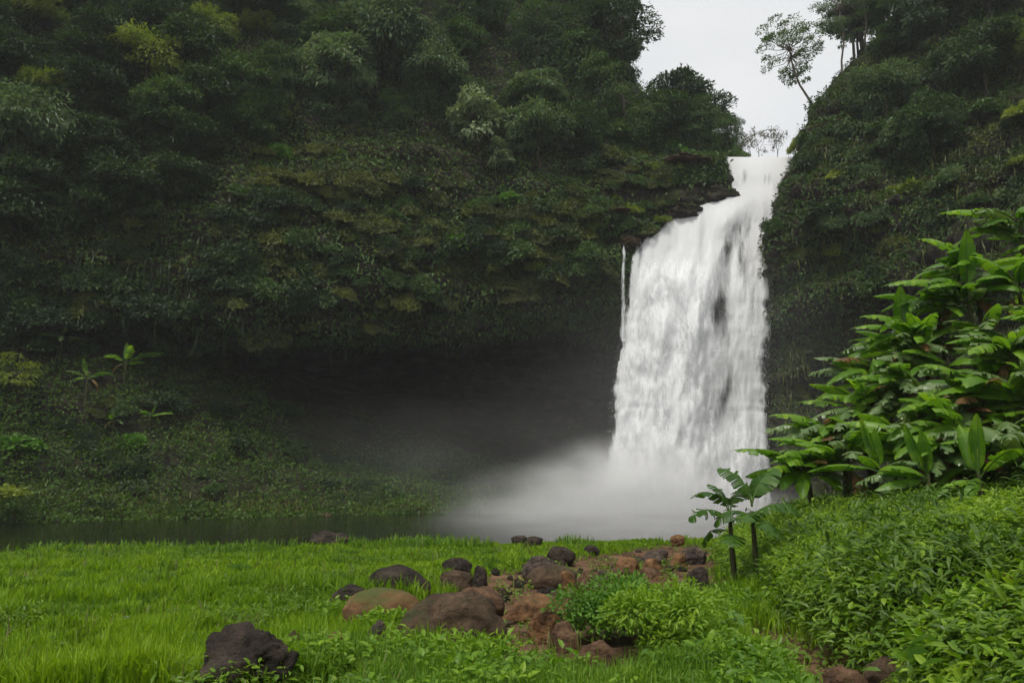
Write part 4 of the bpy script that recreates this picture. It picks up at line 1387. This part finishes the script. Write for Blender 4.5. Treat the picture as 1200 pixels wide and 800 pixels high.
# shrubs over the left cliff
def cliff_shrubs(n, box, kinds, weights, s0, s1, tree, where, test=None):
    k = 0
    while k < n:
        px, py = rt.uniform(box[0], box[1]), rt.uniform(box[2], box[3])
        k += 1
        if test and not test(px, py):
            continue
        kind = rt.choices(kinds, weights)[0]
        w_ = {'dark': 'dark green shrub', 'mid': 'mid green shrub', 'moss': 'olive fern clump', 'yellow': 'yellow green shrub', 'bright': 'bright green shrub', 'grey': 'grey green shrub'}[kind]
        shrub_at(kind, px, py, rt.uniform(s0, s1), '%s %s' % (w_, where), tree, '%ss %s' % (w_, where), 'fern_clump' if kind == 'moss' else 'shrub')


for kind, px, py, s, lab in [
    ('bright', 596, 236, .85, 'bright green round bush under the pale tree on the cliff'),
    ('bright', 538, 286, 1.1, 'bright green mossy bush low on the cliff face'),
    ('bright', 330, 180, 1.0, 'bright green bush at the left end of the mossy cliff face'),
    ('yellow', 180, 196, .8, 'yellow green shrub in the dark forest under the umbrella shaped tree'),
    ('yellow', 96, 190, .7, 'yellow green shrub at the far left of the dark forest'),
    ('yellow', 182, 215, .6, 'small yellowish shrub hanging low in the dark forest'),
    ('yellow', 165, 243, .5, 'lowest small yellow shrub in the dark left forest'),
    ('yellow', 330, 130, .7, 'yellowish shrub beside the bright green bush on the cliff'),
    ('yellow', 445, 260, .7, 'yellow green shrub above the dark hollow of the cliff'),
]:
    shrub_at(kind, px, py, s, lab)
cliff_shrubs(230, (300, 715, 150, 350), ['moss', 'mid', 'dark', 'yellow'], [6, 2, 1, .25], .45, 1.1, BL, 'on the mossy cliff face',
             lambda a, b: b > np.interp(a, [310, 460, 600, 700], [150, 190, 225, 190]) and b < np.interp(a, [310, 450, 600, 700], [370, 375, 350, 330]))
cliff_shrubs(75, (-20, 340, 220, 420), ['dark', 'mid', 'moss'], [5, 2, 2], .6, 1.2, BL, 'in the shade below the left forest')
cliff_shrubs(34, (680, 852, 140, 184), ['mid', 'dark', 'bright', 'moss'], [4, 2, 1, 2], .7, 1.3, BL, 'crowning the ledge left of the waterfall lip')
cliff_shrubs(34, (690, 800, 186, 270), ['moss', 'mid', 'yellow'], [4, 2, 1], .4, .75, BL, 'on the ledges left of the waterfall lip', lambda a, b: a + b * .5 < 905)
cliff_shrubs(50, (0, 470, 430, 596), ['mid', 'dark', 'bright', 'moss'], [4, 3, 1, 2], .35, .8, BL, 'on the green slope across the river',
             lambda a, b: b > np.interp(a, [0, 290, 470], [425, 440, 520]))
cliff_shrubs(105, (905, 1230, -40, 330), ['mid', 'dark', 'grey', 'moss', 'yellow'], [3, 4, 2, 3, .8], .4, 1.05, BR, 'on the right cliff')
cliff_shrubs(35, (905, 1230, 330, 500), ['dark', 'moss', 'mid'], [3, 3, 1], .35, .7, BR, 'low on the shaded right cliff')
cliff_shrubs(20, (330, 720, 350, 392), ['moss', 'dark'], [3, 1], .35, .6, BL, 'fringing the roof of the cave')

# ferns, moss and creepers too fine to count
def creepers(V, rowf, dens, seed, n, L0, L1, mat, label, name='cliff_creepers', tmpl=RHOMB, ratio=.5, hang=.6, lift=.25, noise_s=.16):
    r = np.random.default_rng(seed)
    nc, nr = V.shape[:2]
    a = (.06 + .94 * r.random(n)) * (nc - 1.001); b = r.random(n) * (nr - 1.001)
    i, j = a.astype(int), b.astype(int); fa, fb = (a - i)[:, None], (b - j)[:, None]
    P = V[i, j] * (1 - fa) * (1 - fb) + V[i + 1, j] * fa * (1 - fb) + V[i, j + 1] * (1 - fa) * fb + V[i + 1, j + 1] * fa * fb
    Nn = normals(V)[i, j]
    to = CAM - P
    Nn = Nn * np.sign((Nn * to).sum(-1, keepdims=True))
    f = fbm(P * max(noise_s, .1), 4, seed) + .35 * Nn[:, 2]
    k = r.random(n) < np.clip(dens(a / nc, b / nr, P) * (smooth(-.25, .25, f) if noise_s else 1), 0, 1)
    vis = (np.abs(P[:, 0]) < P[:, 1] * .75 + 4)
    k &= vis
    P, Nn = P[k], Nn[k]
    m = len(P)
    bump = (fbm(P * .9, 3, seed + 5) + .4)
    P = P + Nn * (lift * (bump * 1.4 + r.random(m)))[:, None].clip(0.0)
    D = Nn * .7 + r.normal(0, .55, (m, 3)); D[:, 2] -= hang
    N2 = Nn + r.normal(0, .4, (m, 3)); N2[:, 2] += .5
    ln = L0 + (L1 - L0) * r.random(m)
    o = link(name, raw_mesh(name, *leaves(P, D, N2, ln, ln * ratio, tmpl), (M[mat],), False))
    tag(o, label, 'creepers', kind='stuff')


face = lambda a, b, P: np.interp(b * 11, [.6, 1.2, 2.8, 3.3, 4.9, 5.6, 6.2, 8, 10.5], [0, .0, .0, .0, .04, .5, 1, 1, .9])
def project(P):
    q = P - CAM
    zc = q @ FWD
    return 600 + F * (q @ RIGHT) / zc, 400 - F * (q @ UP) / zc


def nofall(P):
    a, b = project(P)
    bare = smooth(680, 715, a) * smooth(186, 196, b) * (1 - smooth(285, 310, b)) * smooth(-.25, .0, fbm(P * np.array([.2, .2, .6]), 3, 181)) * (a < 860)
    return ~((a > np.interp(b, *LE) - 5) & (P[:, 1] > 60) & (b > 186)) * (1 - .95 * bare)


creepers(VL, None, lambda a, b, P: face(a, b, P) * nofall(P) * .95, 301, 520000, .16, .40, 'moss_leaf', 'olive moss and small ferns hanging over the left cliff face', hang=.7, lift=.2)
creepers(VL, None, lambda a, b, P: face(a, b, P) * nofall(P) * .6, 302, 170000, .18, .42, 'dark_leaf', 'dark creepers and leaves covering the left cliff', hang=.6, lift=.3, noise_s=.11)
creepers(VL, None, lambda a, b, P: np.interp(b * 11, [.35, .55, 2.6, 3.2], [0, 1, 1, 0]) * np.interp(P[:, 0], [-12, 2, 7], [1, .45, 0]), 303, 560000, .12, .30, 'cover_leaf', 'thick green ground cover on the slope across the river', 'slope_cover', hang=.1, lift=.3, ratio=.55)
creepers(VL, None, lambda a, b, P: np.interp(b * 11, [5.3, 6.0, 8, 10.5], [0, .7, 1, 1]) * nofall(P), 306, 330000, .18, .44, 'mid_leaf', 'leafy green growth filling the left cliff between the trees', hang=.5, lift=.3, noise_s=0)
creepers(VR, None, lambda a, b, P: np.interp(b, [.1, .3, .45, .6, 1], [.12, .3, .7, 1, 1]) * .9, 304, 330000, .14, .36, 'moss_leaf', 'olive moss and ferns hanging over the right cliff', hang=.7, lift=.2)
creepers(VR, None, lambda a, b, P: np.interp(b, [.1, .3, .45, .6, 1], [.1, .3, .6, 1, 1]) * .8, 305, 190000, .18, .40, 'mid_leaf', 'green creepers and leaves covering the right cliff', hang=.6, lift=.3, noise_s=.12)

creepers(VL, None, lambda a, b, P: np.interp(b * 11, [5.2, 5.6, 6.6, 7.5], [0, 1, 1, 0]) * nofall(P), 307, 26000, .7, 2.4, 'dark_leaf', 'long thin vines and roots hanging from the cliff over the cave', 'hanging_vines', hang=5.0, lift=.4, ratio=.045, noise_s=.2)
creepers(VL, None, lambda a, b, P: np.interp(b * 11, [6, 6.5, 9, 10], [0, .5, .5, .2]) * nofall(P), 308, 26000, .5, 1.0, 'mid_leaf', 'large arching fern fronds on the left cliff face', 'fern_fronds', hang=.9, lift=.3, ratio=.2, noise_s=.22)
creepers(VR, None, lambda a, b, P: np.interp(b, [.1, .3, .9], [.5, .6, .5]), 309, 26000, .6, 1.9, 'moss_leaf', 'long thin vines hanging down the right cliff', 'hanging_vines', hang=5.0, lift=.4, ratio=.045, noise_s=.2)

# trees on the right rim
for kind, px, Y, s, lab in [
    ('sparse', 985, 71, .8, 'second thin sparse tree on the rim, just right of the leaning one'),
    ('tall', 1012, 74, 1.0, 'tall tree with pale bare trunk rising from the right rim'),
    ('tall', 1045, 76, 1.0, 'tall dark tree on the right rim beside the pale trunk'),
    ('tall', 1085, 76, .95, 'tall pale trunked tree at the top of the right rim'),
    ('tall', 1065, 73, 1.0, 'dark tall tree between the tall trunks on the right rim'),
    ('sparse', 1015, 71, .9, 'open crowned thin tree on the right rim below the tall trees'),
    ('mid', 1050, 70, .7, 'green bushy tree on the right slope below the tall trees'),
    ('dark', 1006, 73, .85, 'dark leafy tree on the right rim half hiding the pale trunk'),
    ('sparse', 1030, 74, 1.15, 'airy fine leaved tree on the right rim between thicker ones'),
    ('sparse', 1000, 73, 1.1, 'tall thin trunked tree with an open crown on the right rim'),
    ('sparse', 1072, 75, 1.2, 'tallest open crowned tree between the trunks of the right rim'),
    ('tall', 1130, 74, .9, 'tall dark tree highest on the right slope'),
]:
    x0 = (px - 600) / F * Y * 1.0
    top = at(px, 60, Y)
    r = BR.ray_cast(Vector((top[0], Y, 120)), Vector((0, 0, -1)))
    if r[0] is None:
        continue
    t = plant_tree(kind, np.array(r[0]), s, lab)
for kind, px, py, s, lab in [
    ('mid', 1050, 60, .7, 'mid green tree near the top of the right cliff'), ('grey', 1045, 125, .8, 'grey green tree on the right cliff above the mossy face'),
    ('dark', 1110, 60, .9, 'dark tree on the upper right cliff'), ('dark', 1160, 90, .9, 'dark tree in the shaded hollow of the upper right cliff'),
    ('yellow', 1190, 75, .9, 'yellow green tree at the right edge of the right cliff'), ('mid', 1100, 160, .7, 'small mid green tree in the middle of the right cliff'),
    ('grey', 1075, 185, .7, 'grey green bushy tree above the green mossy face'), ('dark', 1180, 20, 1.0, 'dark tree in the top right corner'),
]:
    tree_at(kind, px, py, s, lab, tree=BR)

plant_tree('sparse', at(957, 132, 66.0) - np.array([0, 0, .6]), .9, 'slender sparse tree leaning out over the rim against the sky', tilt=(0, -.33)).rotation_euler = (0, -.30, 0)

# thin bare trees far upstream
def bare_tree(seed, h):
    r = np.random.default_rng(seed)
    parts, tips = [], []
    def grow(p, d, ln, rad, lev):
        q = p + d * ln * .5 + r.normal(0, .05, 3) * ln; e = p + d * ln
        parts.append(tube([p, q, e], [rad, rad * .8, rad * .55], 5))
        if lev == 0:
            tips.append(e); return
        for k in range(3 if lev > 1 else 4):
            grow(e - d * ln * .25 * k * .5, unit(d * .8 + r.normal(0, .5, 3) + np.array([0, 0, .12])), ln * (.55 + .2 * r.random()), rad * .5, lev - 1)
    grow(np.array([0, 0, -.5]), np.array([0, 0, 1.0]), h * .38, h * .012, 4)
    tips = np.array(tips)
    n = len(tips) * 3
    P = np.repeat(tips, 3, 0) + r.normal(0, .18, (n, 3))
    cm = raw_mesh('crown', *leaves(P, r.normal(0, 1, (n, 3)), r.normal(0, 1, (n, 3)) + [0, 0, .6], .2 + .2 * r.random(n), .1 + .08 * r.random(n)), (M['brown_twig_leaf'],), False)
    return raw_mesh('trunk', *join(parts), (M['pale_bark'],), True), cm


for k, (px, h, Y, lab) in enumerate([(868, 5.6, 104, 'leftmost thin bare tree far upstream behind the waterfall lip'), (890, 6.2, 108, 'middle thin bare tree far upstream behind the waterfall lip'), (912, 6.0, 106, 'thin twiggy tree far upstream nearest the right cliff'), (880, 5.0, 100, 'low twiggy tree far upstream with brownish leaves')]):
    a, b = bare_tree(60 + k, h)
    t = empty('bare_tree', tuple(at(px, 190, Y)), lab, 'tree', None)
    link('trunk', a, t); link('crown', b, t)

# ------------------------------------------------------------------ banana plants
def banana_leaf_mesh(seed, L=1.9, W=.55, mat='banana_leaf', droop=.55, torn=.5, dead_tip=0.0):
    """one leaf growing along +X from the origin: petiole, midrib, two blades torn between the veins"""
    r = np.random.default_rng(seed)
    ns = 26
    t = np.linspace(0, 1, ns + 1)
    pet = .16
    s = pet + (1 - pet) * t
    def mid(s_):
        a = .55 - droop * 1.9 * s_ ** 1.25
        return a
    # integrate the midrib
    ss = np.linspace(0, 1, 60)
    ang = mid(ss)
    X = np.concatenate([[0], np.cumsum(np.cos(ang[:-1]))]) / 59 * L
    Z = np.concatenate([[0], np.cumsum(np.sin(ang[:-1]))]) / 59 * L
    cx = lambda v: np.interp(v, ss, X)
    cz = lambda v: np.interp(v, ss, Z)
    vs, fs = [], []
    wid = W * .5 * np.clip(np.sin(np.pi * np.clip(t, .02, .985) ** .8), .0, 1) ** .62
    wid[-1] = .01
    for side in (1, -1):
        i = 0
        fold0 = .25 + .2 * r.random()
        while i < ns:
            k = min(ns - i, max(1, int(r.exponential(4.0 if torn < .6 else 2.0)) + 1))
            fd = fold0 + r.normal(0, .22) * torn
            sweep = .18 + r.normal(0, .05)
            gap = (.015 if torn > .2 else 0) * r.random()
            b0 = len(vs)
            for j in range(k + 1):
                q = s[i + j]
                w = wid[i + j] * (1 - .06 * r.random() * torn)
                qq = q + (gap if j == 0 and i else 0) * 0
                for m, fr in enumerate((0, .35, .7, 1.0)):
                    y = side * w * fr * math.cos(fd * fr * 1.3)
                    z = -w * fr * math.sin(fd * (.3 + fr) * 1.2) + .012 * math.sin((i + j) * 2.1) * fr
                    x = cx(min(1, qq + sweep * fr * w * .55)) + (gap * fr * (1 if j == 0 else -1 if j == k else 0))
                    vs.append((x, y, cz(min(1, qq + sweep * fr * w * .55)) + z))
            for j in range(k):
                for m in range(3):
                    a = b0 + j * 4 + m
                    q4 = (a, a + 4, a + 5, a + 1)
                    fs.append(q4 if side < 0 else q4[::-1])
            i += k
    v = np.array(vs)
    lp = np.array(fs).ravel()
    st = np.arange(len(fs)) * 4
    rib_s = np.linspace(0, .97, 12)
    rib = tube(np.stack([cx(rib_s), 0 * rib_s, cz(rib_s) - .008], -1), np.interp(rib_s, [0, .16, 1], [.026, .02, .004]), 5)
    vv, ll, sss = join([(v, lp, st), rib])
    me = raw_mesh('leaf', vv, ll, sss, (M[mat], M['petiole'], M['dry_leaf']), True)
    mi = np.zeros(len(sss), dtype=np.int32)
    mi[len(st):] = 1
    if dead_tip:
        cent = np.array([v[list(f)].mean(0)[0] for f in fs])
        mi[:len(st)][cent > L * (1 - dead_tip) * .86] = 2
    me.polygons.foreach_set('material_index', mi)
    return me


BL_LEAF = [banana_leaf_mesh(1, 2.1, .50, 'banana_leaf', .48, .3), banana_leaf_mesh(2, 2.3, .52, 'banana_leaf', .55, .6), banana_leaf_mesh(3, 2.0, .48, 'banana_leaf', .75, .5),
           banana_leaf_mesh(4, 2.0, .55, 'banana_old', .62, .8), banana_leaf_mesh(5, 1.9, .50, 'banana_old', .5, .9), banana_leaf_mesh(6, 1.7, .58, 'banana_leaf', .45, .15)]
DEAD_TIP = banana_leaf_mesh(8, 1.8, .46, 'banana_old', .55, .9, .35)
DEAD = banana_leaf_mesh(9, 1.4, .34, 'dry_leaf', 1.0, 1.0)
UPRIGHT = banana_leaf_mesh(10, 1.7, .50, 'banana_leaf', .10, .1)
rb = random.Random(12)


def banana(base, stem_h, n_leaf, s, label, group=None, lean=(0, 0), face=None, up=1, dead=1, name='banana_plant', stem_r=.10):
    t = empty(name, tuple(base), label, 'banana plant', group)
    top = np.array([lean[0], lean[1], stem_h])
    path = [np.array([0, 0, -.5]), top * .35, top * .7, top, top + np.array([0, 0, .12])]
    link('stem', raw_mesh('stem', *tube(path, [stem_r * s, stem_r * .9 * s, stem_r * .75 * s, stem_r * .55 * s, .02], 9), (M['stem'],), True), t)
    a0 = rb.uniform(0, 6.28)
    for k in range(n_leaf):
        me = rb.choice(BL_LEAF)
        if k < up:
            me = UPRIGHT
        elif k >= n_leaf - dead:
            me = DEAD_TIP if rb.random() < .6 else DEAD
        o = link('leaf', me, t)
        az = a0 + k * 2.4 + rb.uniform(-.35, .35)
        if face is not None and rb.random() < .62:
            az = face + rb.uniform(-1.0, 1.0)
        el = rb.uniform(-.35, .3) if k >= up else rb.uniform(.75, 1.05)
        if me is DEAD:
            el = -.6
        o.location = tuple(top * (1 - .05 * max(0, k - up) / n_leaf * rb.random() * 4))
        o.rotation_euler = (rb.uniform(-.35, .35), -el, az)
        q = s * rb.uniform(.8, 1.12)
        o.scale = (q, q, q)
    return t


BANANAS = [  # crown px, py, distance, label
    (1196, 262, 19.5, 'tallest banana plant at the top of the clump by the right edge'),
    (1150, 318, 19.5, 'banana plant just below and left of the tallest one'),
    (1205, 335, 18.5, 'banana plant at the right edge below the tallest one'),
    (1105, 362, 20.0, 'banana plant on the upper left shoulder of the clump'),
    (1160, 385, 18.6, 'banana plant with drooping leaves in the upper middle of the clump'),
    (1215, 405, 17.2, 'banana plant at the right edge halfway up the clump'),
    (1065, 408, 19.5, 'banana plant left of the shoulder with a tall upright leaf'),
    (1118, 425, 18.2, 'banana plant in the middle of the clump'),
    (1040, 440, 19.0, 'banana plant reaching left toward the dark cliff with brown tips'),
    (1172, 448, 16.8, 'banana plant right of the middle with broad bright leaves'),
    (1085, 470, 17.6, 'banana plant below the middle of the clump'),
    (1020, 480, 18.4, 'banana plant at the left side of the clump above the waterfall foot'),
    (985, 512, 18.0, 'low banana plant at the left end of the clump'),
    (1215, 470, 15.6, 'broad leaved banana plant at the right edge below the halfway one'),
    (1130, 490, 16.4, 'banana plant in the lower middle of the clump with torn leaves'),
    (1050, 512, 16.8, 'banana plant in the lower left of the clump over dry leaves'),
    (1175, 515, 15.2, 'low banana plant in front of the clump with a big pale leaf'),
    (1000, 540, 16.6, 'low banana plant just right of the leftmost one'),
    (1095, 532, 15.4, 'low banana plant in the shade at the middle of the clump foot'),
    (1212, 540, 14.2, 'low banana plant at the right edge of the clump'),
    (1030, 552, 15.2, 'young banana plant with bright upright leaves in front of the clump'),
    (1080, 562, 14.4, 'young banana plant at the foot of the clump near the bank crest'),
    (952, 552, 17.2, 'leftmost low banana plant beside the waterfall edge'),
    (1150, 560, 13.8, 'small banana plant low at the right among dull leaves'),
    (1140, 345, 18.8, 'banana plant wedged between the upper plants of the clump'),
    (1088, 395, 18.6, 'banana plant with layered leaves under the upper left shoulder'),
    (1190, 420, 16.4, 'banana plant with layered pale leaves right of the clump middle'),
    (1065, 452, 17.8, 'banana plant filling the left middle of the clump'),
    (1145, 462, 16.0, 'banana plant filling the right middle of the clump'),
    (1110, 508, 15.8, 'banana plant hanging over the clump foot'),
    (1022, 520, 17.4, 'banana plant low among the left plants of the clump'),
    (1250, 380, 17.5, 'banana plant leaning in from beyond the right edge'),
    (1255, 290, 19.5, 'tall banana plant just beyond the right edge'),
]
for px, py, Y, lab in BANANAS:
    c = at(px, py, Y)
    gz = gz1(c[0], Y)
    h = max(.4, c[2] - gz)
    young = 'young' in lab or 'small' in lab
    banana((c[0], Y, gz), h, 7 if young else 17, .58 if young else rb.uniform(.72, .92), lab, 'banana plants of the clump on the right bank', lean=(rb.uniform(-.25, .1), rb.uniform(-.3, .1)),
           face=math.pi * 1.15, up=3 if young else (1 if rb.random() < .12 or 'upright' in lab else 0), dead=0 if young else 2)

# the two young banana plants on the bank in front of the waterfall
def small_banana(px, py_foot, py_top, Y, leaves_, label):
    f = at(px, py_foot, Y)
    gz = gz1(f[0], Y)
    topz = at(px, py_top, Y)[2]
    H = topz - gz
    t = empty('banana_plant', (f[0], Y, gz), label, 'banana plant', 'young banana plants in front of the waterfall')
    top = np.array([0, 0, H * .55])
    link('stem', raw_mesh('stem', *tube([np.array([.05, 0, -.3]), np.array([.02, 0, H * .25]), top], [.055, .05, .028], 8), (M['stem'],), True), t)
    for az, el, sc, me, hh in leaves_:
        o = link('leaf', me, t)
        o.location = (0, 0, H * hh)
        o.rotation_euler = (rb.uniform(-.4, .4), -el, az)
        o.scale = (sc * 1.22, sc * 1.75, sc * 1.2)
    return t


B = [banana_leaf_mesh(41, 1.4, .62, 'young_banana', .75, .9), banana_leaf_mesh(42, 1.5, .62, 'young_banana', 1.0, 1.0), banana_leaf_mesh(43, 1.4, .58, 'young_banana', 1.2, .9), 0, 0, banana_leaf_mesh(44, 1.3, .64, 'young_banana', .6, .7)]
small_banana(857, 648, 528, 14.2, [(math.pi * .95, .8, .52, B[2], .55), (.5, .75, .46, B[0], .55), (math.pi * 1.1, .25, .5, B[1], .5), (-.6, .2, .46, B[5], .48), (math.pi * .8, -.1, .42, B[2], .42), (-1.8, -.3, .44, B[5], .40), (2.4, .95, .40, B[0], .56)], 'left one of two young banana plants standing before the waterfall foot')
small_banana(884, 650, 520, 14.0, [(.35, .75, .56, B[5], .6), (math.pi * .9, .9, .52, B[0], .6), (-.2, .25, .52, B[1], .52), (math.pi * 1.05, .2, .5, B[2], .5), (-1.4, -.4, .52, B[5], .5), (-2.0, .1, .48, B[0], .48), (1.2, .6, .5, B[1], .58)], 'right and taller one of two young banana plants before the waterfall foot')

# banana plants on the far slope at left
for px, py, s, lab in [(100, 470, .85, 'banana plant on the far left slope with narrow drooping leaves'), (145, 455, .95, 'banana plant with a broad hanging leaf on the far left slope'), (175, 505, .6, 'small banana plant low on the far left slope'), (132, 510, .6, 'small banana plant with upright leaves on the far left slope'), (36, 400, .95, 'dark banana plant in the shade at the far left'), (70, 420, .8, 'second dark banana plant in the far left shade')]:
    p, n = hit(px, py, BL)
    if p is not None:
        banana(p - np.array([0, 0, .3]), 2.2 * s, 7, s * 1.15, lab, 'banana plants on the far slope', up=1, dead=1)

# the lit sapling at the left edge
p, n = hit(8, 470, BL)
t = empty('sapling', tuple(p), 'sunlit yellow green sapling at the left edge of the far slope', 'tree')
a, b = make_tree(77, 3.2, 1.35, 2.6, 16, 1100, .16, .3, 'yellow_leaf', trunk_r=.05, flat=.5)
link('trunk', a, t); link('crown', b, t)
p, n = hit(2, 560, BL)
o = link('shrub', SHRUBS['yellow'][0]); o.location = at(6, 588, 44); o.scale = (1.1, 1, .8)
tag(o, 'bright yellow green bush on the river bank at the left edge', 'shrub')

# ------------------------------------------------------------------ bushes, taro, ferns in the foreground
def near_bush(px, py_foot, w_px, h_px, seed, mat, n, label, tmpl=OVAL, L=(.035, .075), cat='bush', name='bush', droop=.1):
    p = ray_ground(px, py_foot)
    Y = p[1]
    w, h = w_px / F * Y / 2, h_px / F * Y
    me = make_shrub(seed, w * .9, h * .95, n, L[0], L[1], mat, tmpl, .5, droop, name, 16, .42)
    o = link(name, me)
    o.location = (p[0], Y + w * .3, p[2] - .04)
    tag(o, label, cat)
    return o


near_bush(728, 757, 150, 96, 41, 'bright_leaf', 7000, 'dense bright green bush in front of the stony bed', L=(.035, .08))
near_bush(710, 748, 90, 74, 47, 'yellow_leaf', 1500, 'lighter yellow green sprigs topping the left of the bright bush', L=(.03, .06))
near_bush(797, 772, 160, 96, 43, 'bank_leaf', 4600, 'olive green bush right of the bright green one', L=(.04, .10), tmpl=LANCE)
near_bush(880, 800, 120, 46, 45, 'bank_leaf', 3000, 'light yellow green leafy clump at the bottom beside the bare soil', L=(.03, .07))
near_bush(470, 750, 90, 42, 53, 'bank_leaf', 1700, 'leafy clump left of the brown dome boulder', L=(.04, .09))
near_bush(560, 790, 130, 44, 55, 'bank_leaf', 1500, 'low leafy weeds in front of the brown dome boulder', L=(.04, .09), tmpl=LANCE)


def heart_leaf(seed, size, mat='taro_leaf'):
    r = np.random.default_rng(seed)
    n = 22
    th = np.linspace(0, 2 * math.pi, n, endpoint=False)
    # heart outline pointing along +X
    rr = .55 + .42 * np.abs(np.cos(th / 2)) ** 2.2 + .10 * np.abs(np.sin(th)) - .35 * np.exp(-((th - math.pi) / .32) ** 2)
    ring = np.stack([np.cos(th) * rr, np.sin(th) * rr * .82, np.zeros(n)], -1) * size
    inner = ring * .5
    z = lambda P: -.22 * (P[:, 0] / size) ** 2 * size + .16 * np.abs(P[:, 1])
    ring[:, 2] = z(ring) + .02 * size * np.sin(th * 5); inner[:, 2] = z(inner)
    V = np.concatenate([[[0, 0, 0]], inner, ring])
    V = V + np.array([size * .25, 0, 0])
    fs, st, k = [], [], 0
    for i in range(n):
        j = (i + 1) % n
        fs += [0, 1 + i, 1 + j]; st.append(k); k += 3
        fs += [1 + i, 1 + n + i, 1 + n + j, 1 + j]; st.append(k); k += 4
    return raw_mesh('leaf', V, np.array(fs), np.array(st), (M[mat],), True)


HEART = [heart_leaf(k, 1.0) for k in range(3)]


def taro(px, py, Y, leaf_list, label, group='taro plants at the lower right'):
    base = ray_ground(px, py)
    t = empty('taro_plant', tuple(base), label, 'taro plant', group)
    for lx, ly, sz, az, tl in leaf_list:
        g = ray_ground(lx, ly)
        q = at(lx, ly, g[1] - 1.0) - base
        root = np.array([q[0] * .35, .1, -.05])
        link('stalk', raw_mesh('stalk', *tube([root, (q + root) * .5 + np.array([0, .06, .10]), q], [.014, .011, .007], 6), (M['petiole'],), True), t)
        o = link('leaf', rb.choice(HEART), t)
        o.location = tuple(q)
        o.rotation_euler = (rb.uniform(-.25, .25) + .55, tl, az)
        o.scale = (sz * 2.0, sz * 2.0, sz * 2.0)


taro(1090, 745, 8.2, [(1082, 702, .11, 2.9, .35), (1100, 690, .10, .3, .2), (1098, 748, .12, 2.6, .5), (1118, 738, .10, .4, .4)], 'taro plant with broad grey green leaves at lower right of the bank')
taro(1165, 740, 7.8, [(1160, 702, .12, 2.2, .5), (1172, 728, .13, -.8, .6), (1196, 700, .10, .2, .3), (1150, 690, .09, 2.8, .3)], 'taro plant with large heart shaped leaves by the right edge')
taro(1105, 795, 7.2, [(1100, 775, .06, 2.9, .2), (1085, 766, .055, 2.7, .2), (1122, 760, .06, .5, .2)], 'small taro plant at the bottom edge beside the reddish boulder')
taro(845, 738, 9.4, [(838, 716, .07, 3.0, .2), (852, 722, .09, -.35, .3)], 'single big drooping leaf plant at the foot of the bank path', None)


def fern(px, py, Y, s, n, label):
    base = at(px, py, Y)
    gz = gz1(base[0], Y)
    r = np.random.default_rng(int(px))
    pts, ds, ns, ls = [], [], [], []
    for k in range(n):
        az = r.random() * 6.28
        L_ = s * (.7 + .5 * r.random())
        m = 16
        tt = np.linspace(.12, 1, m)
        rad = L_ * tt * .85
        z = L_ * (.75 * tt - .62 * tt ** 2)
        c = np.stack([rad * math.cos(az), rad * math.sin(az), z], -1)
        sd = np.array([-math.sin(az), math.cos(az), 0])
        fw = np.array([math.cos(az), math.sin(az), -.1])
        for sg in (1, -1):
            pts.append(c); ds.append(np.repeat((sd * sg + fw * .45)[None], m, 0)); ns.append(np.repeat([[0, 0, 1.0]], m, 0) + r.normal(0, .15, (m, 3)))
            ls.append(L_ * .26 * np.sin(np.pi * (tt * .85 + .12)))
    P, D, Nn, ln = map(np.concatenate, (pts, ds, ns, ls))
    o = link('fern', raw_mesh('fern', *leaves(P, D, Nn, ln, ln * .32, RHOMB), (M['bright_leaf'],), False), loc=(base[0], Y, gz))
    tag(o, label, 'fern', None)


fern(800, 705, 10.5, .42, 9, 'fern arching out of the top of the olive green bush')
fern(785, 745, 8.8, .36, 8, 'fern hanging in front of the olive green bush')
fern(830, 745, 8.6, .34, 8, 'fern at the right end of the olive green bush')
fern(126, 778, 7.6, .26, 7, 'small fern growing by the bare soil at bottom left')
fern(905, 775, 7.6, .30, 7, 'light green fern beside the bare soil at the bank foot')


# ------------------------------------------------------------------ grassy edge of the far river bank
rng = np.random.default_rng(71)
n = 26000
a = rng.random(n) * 418.9; b = (.45 + .9 * rng.random(n) ** 1.3) / 11 * 298
i, j = a.astype(int), b.astype(int); fa, fb = (a - i)[:, None], (b - j)[:, None]
P = VL[i, j] * (1 - fa) * (1 - fb) + VL[i + 1, j] * fa * (1 - fb) + VL[i, j + 1] * (1 - fa) * fb + VL[i + 1, j + 1] * fa * fb
k = (P[:, 0] < 2) & (np.abs(P[:, 0]) < P[:, 1] * .8) & (P[:, 2] > -.05) & (fbm(P * .35, 3, 171) > -.12)
P = P[k]
o = link('bank_grass', raw_mesh('bank_grass', *blades(P, .25 + .45 * rng.random(len(P)) ** 1.5, .05 + .05 * rng.random(len(P)), rng, 1.2, .8), (M['dry_grass'],), False))
tag(o, 'olive grass fringing the far river bank at the water line', 'grass', kind='stuff')
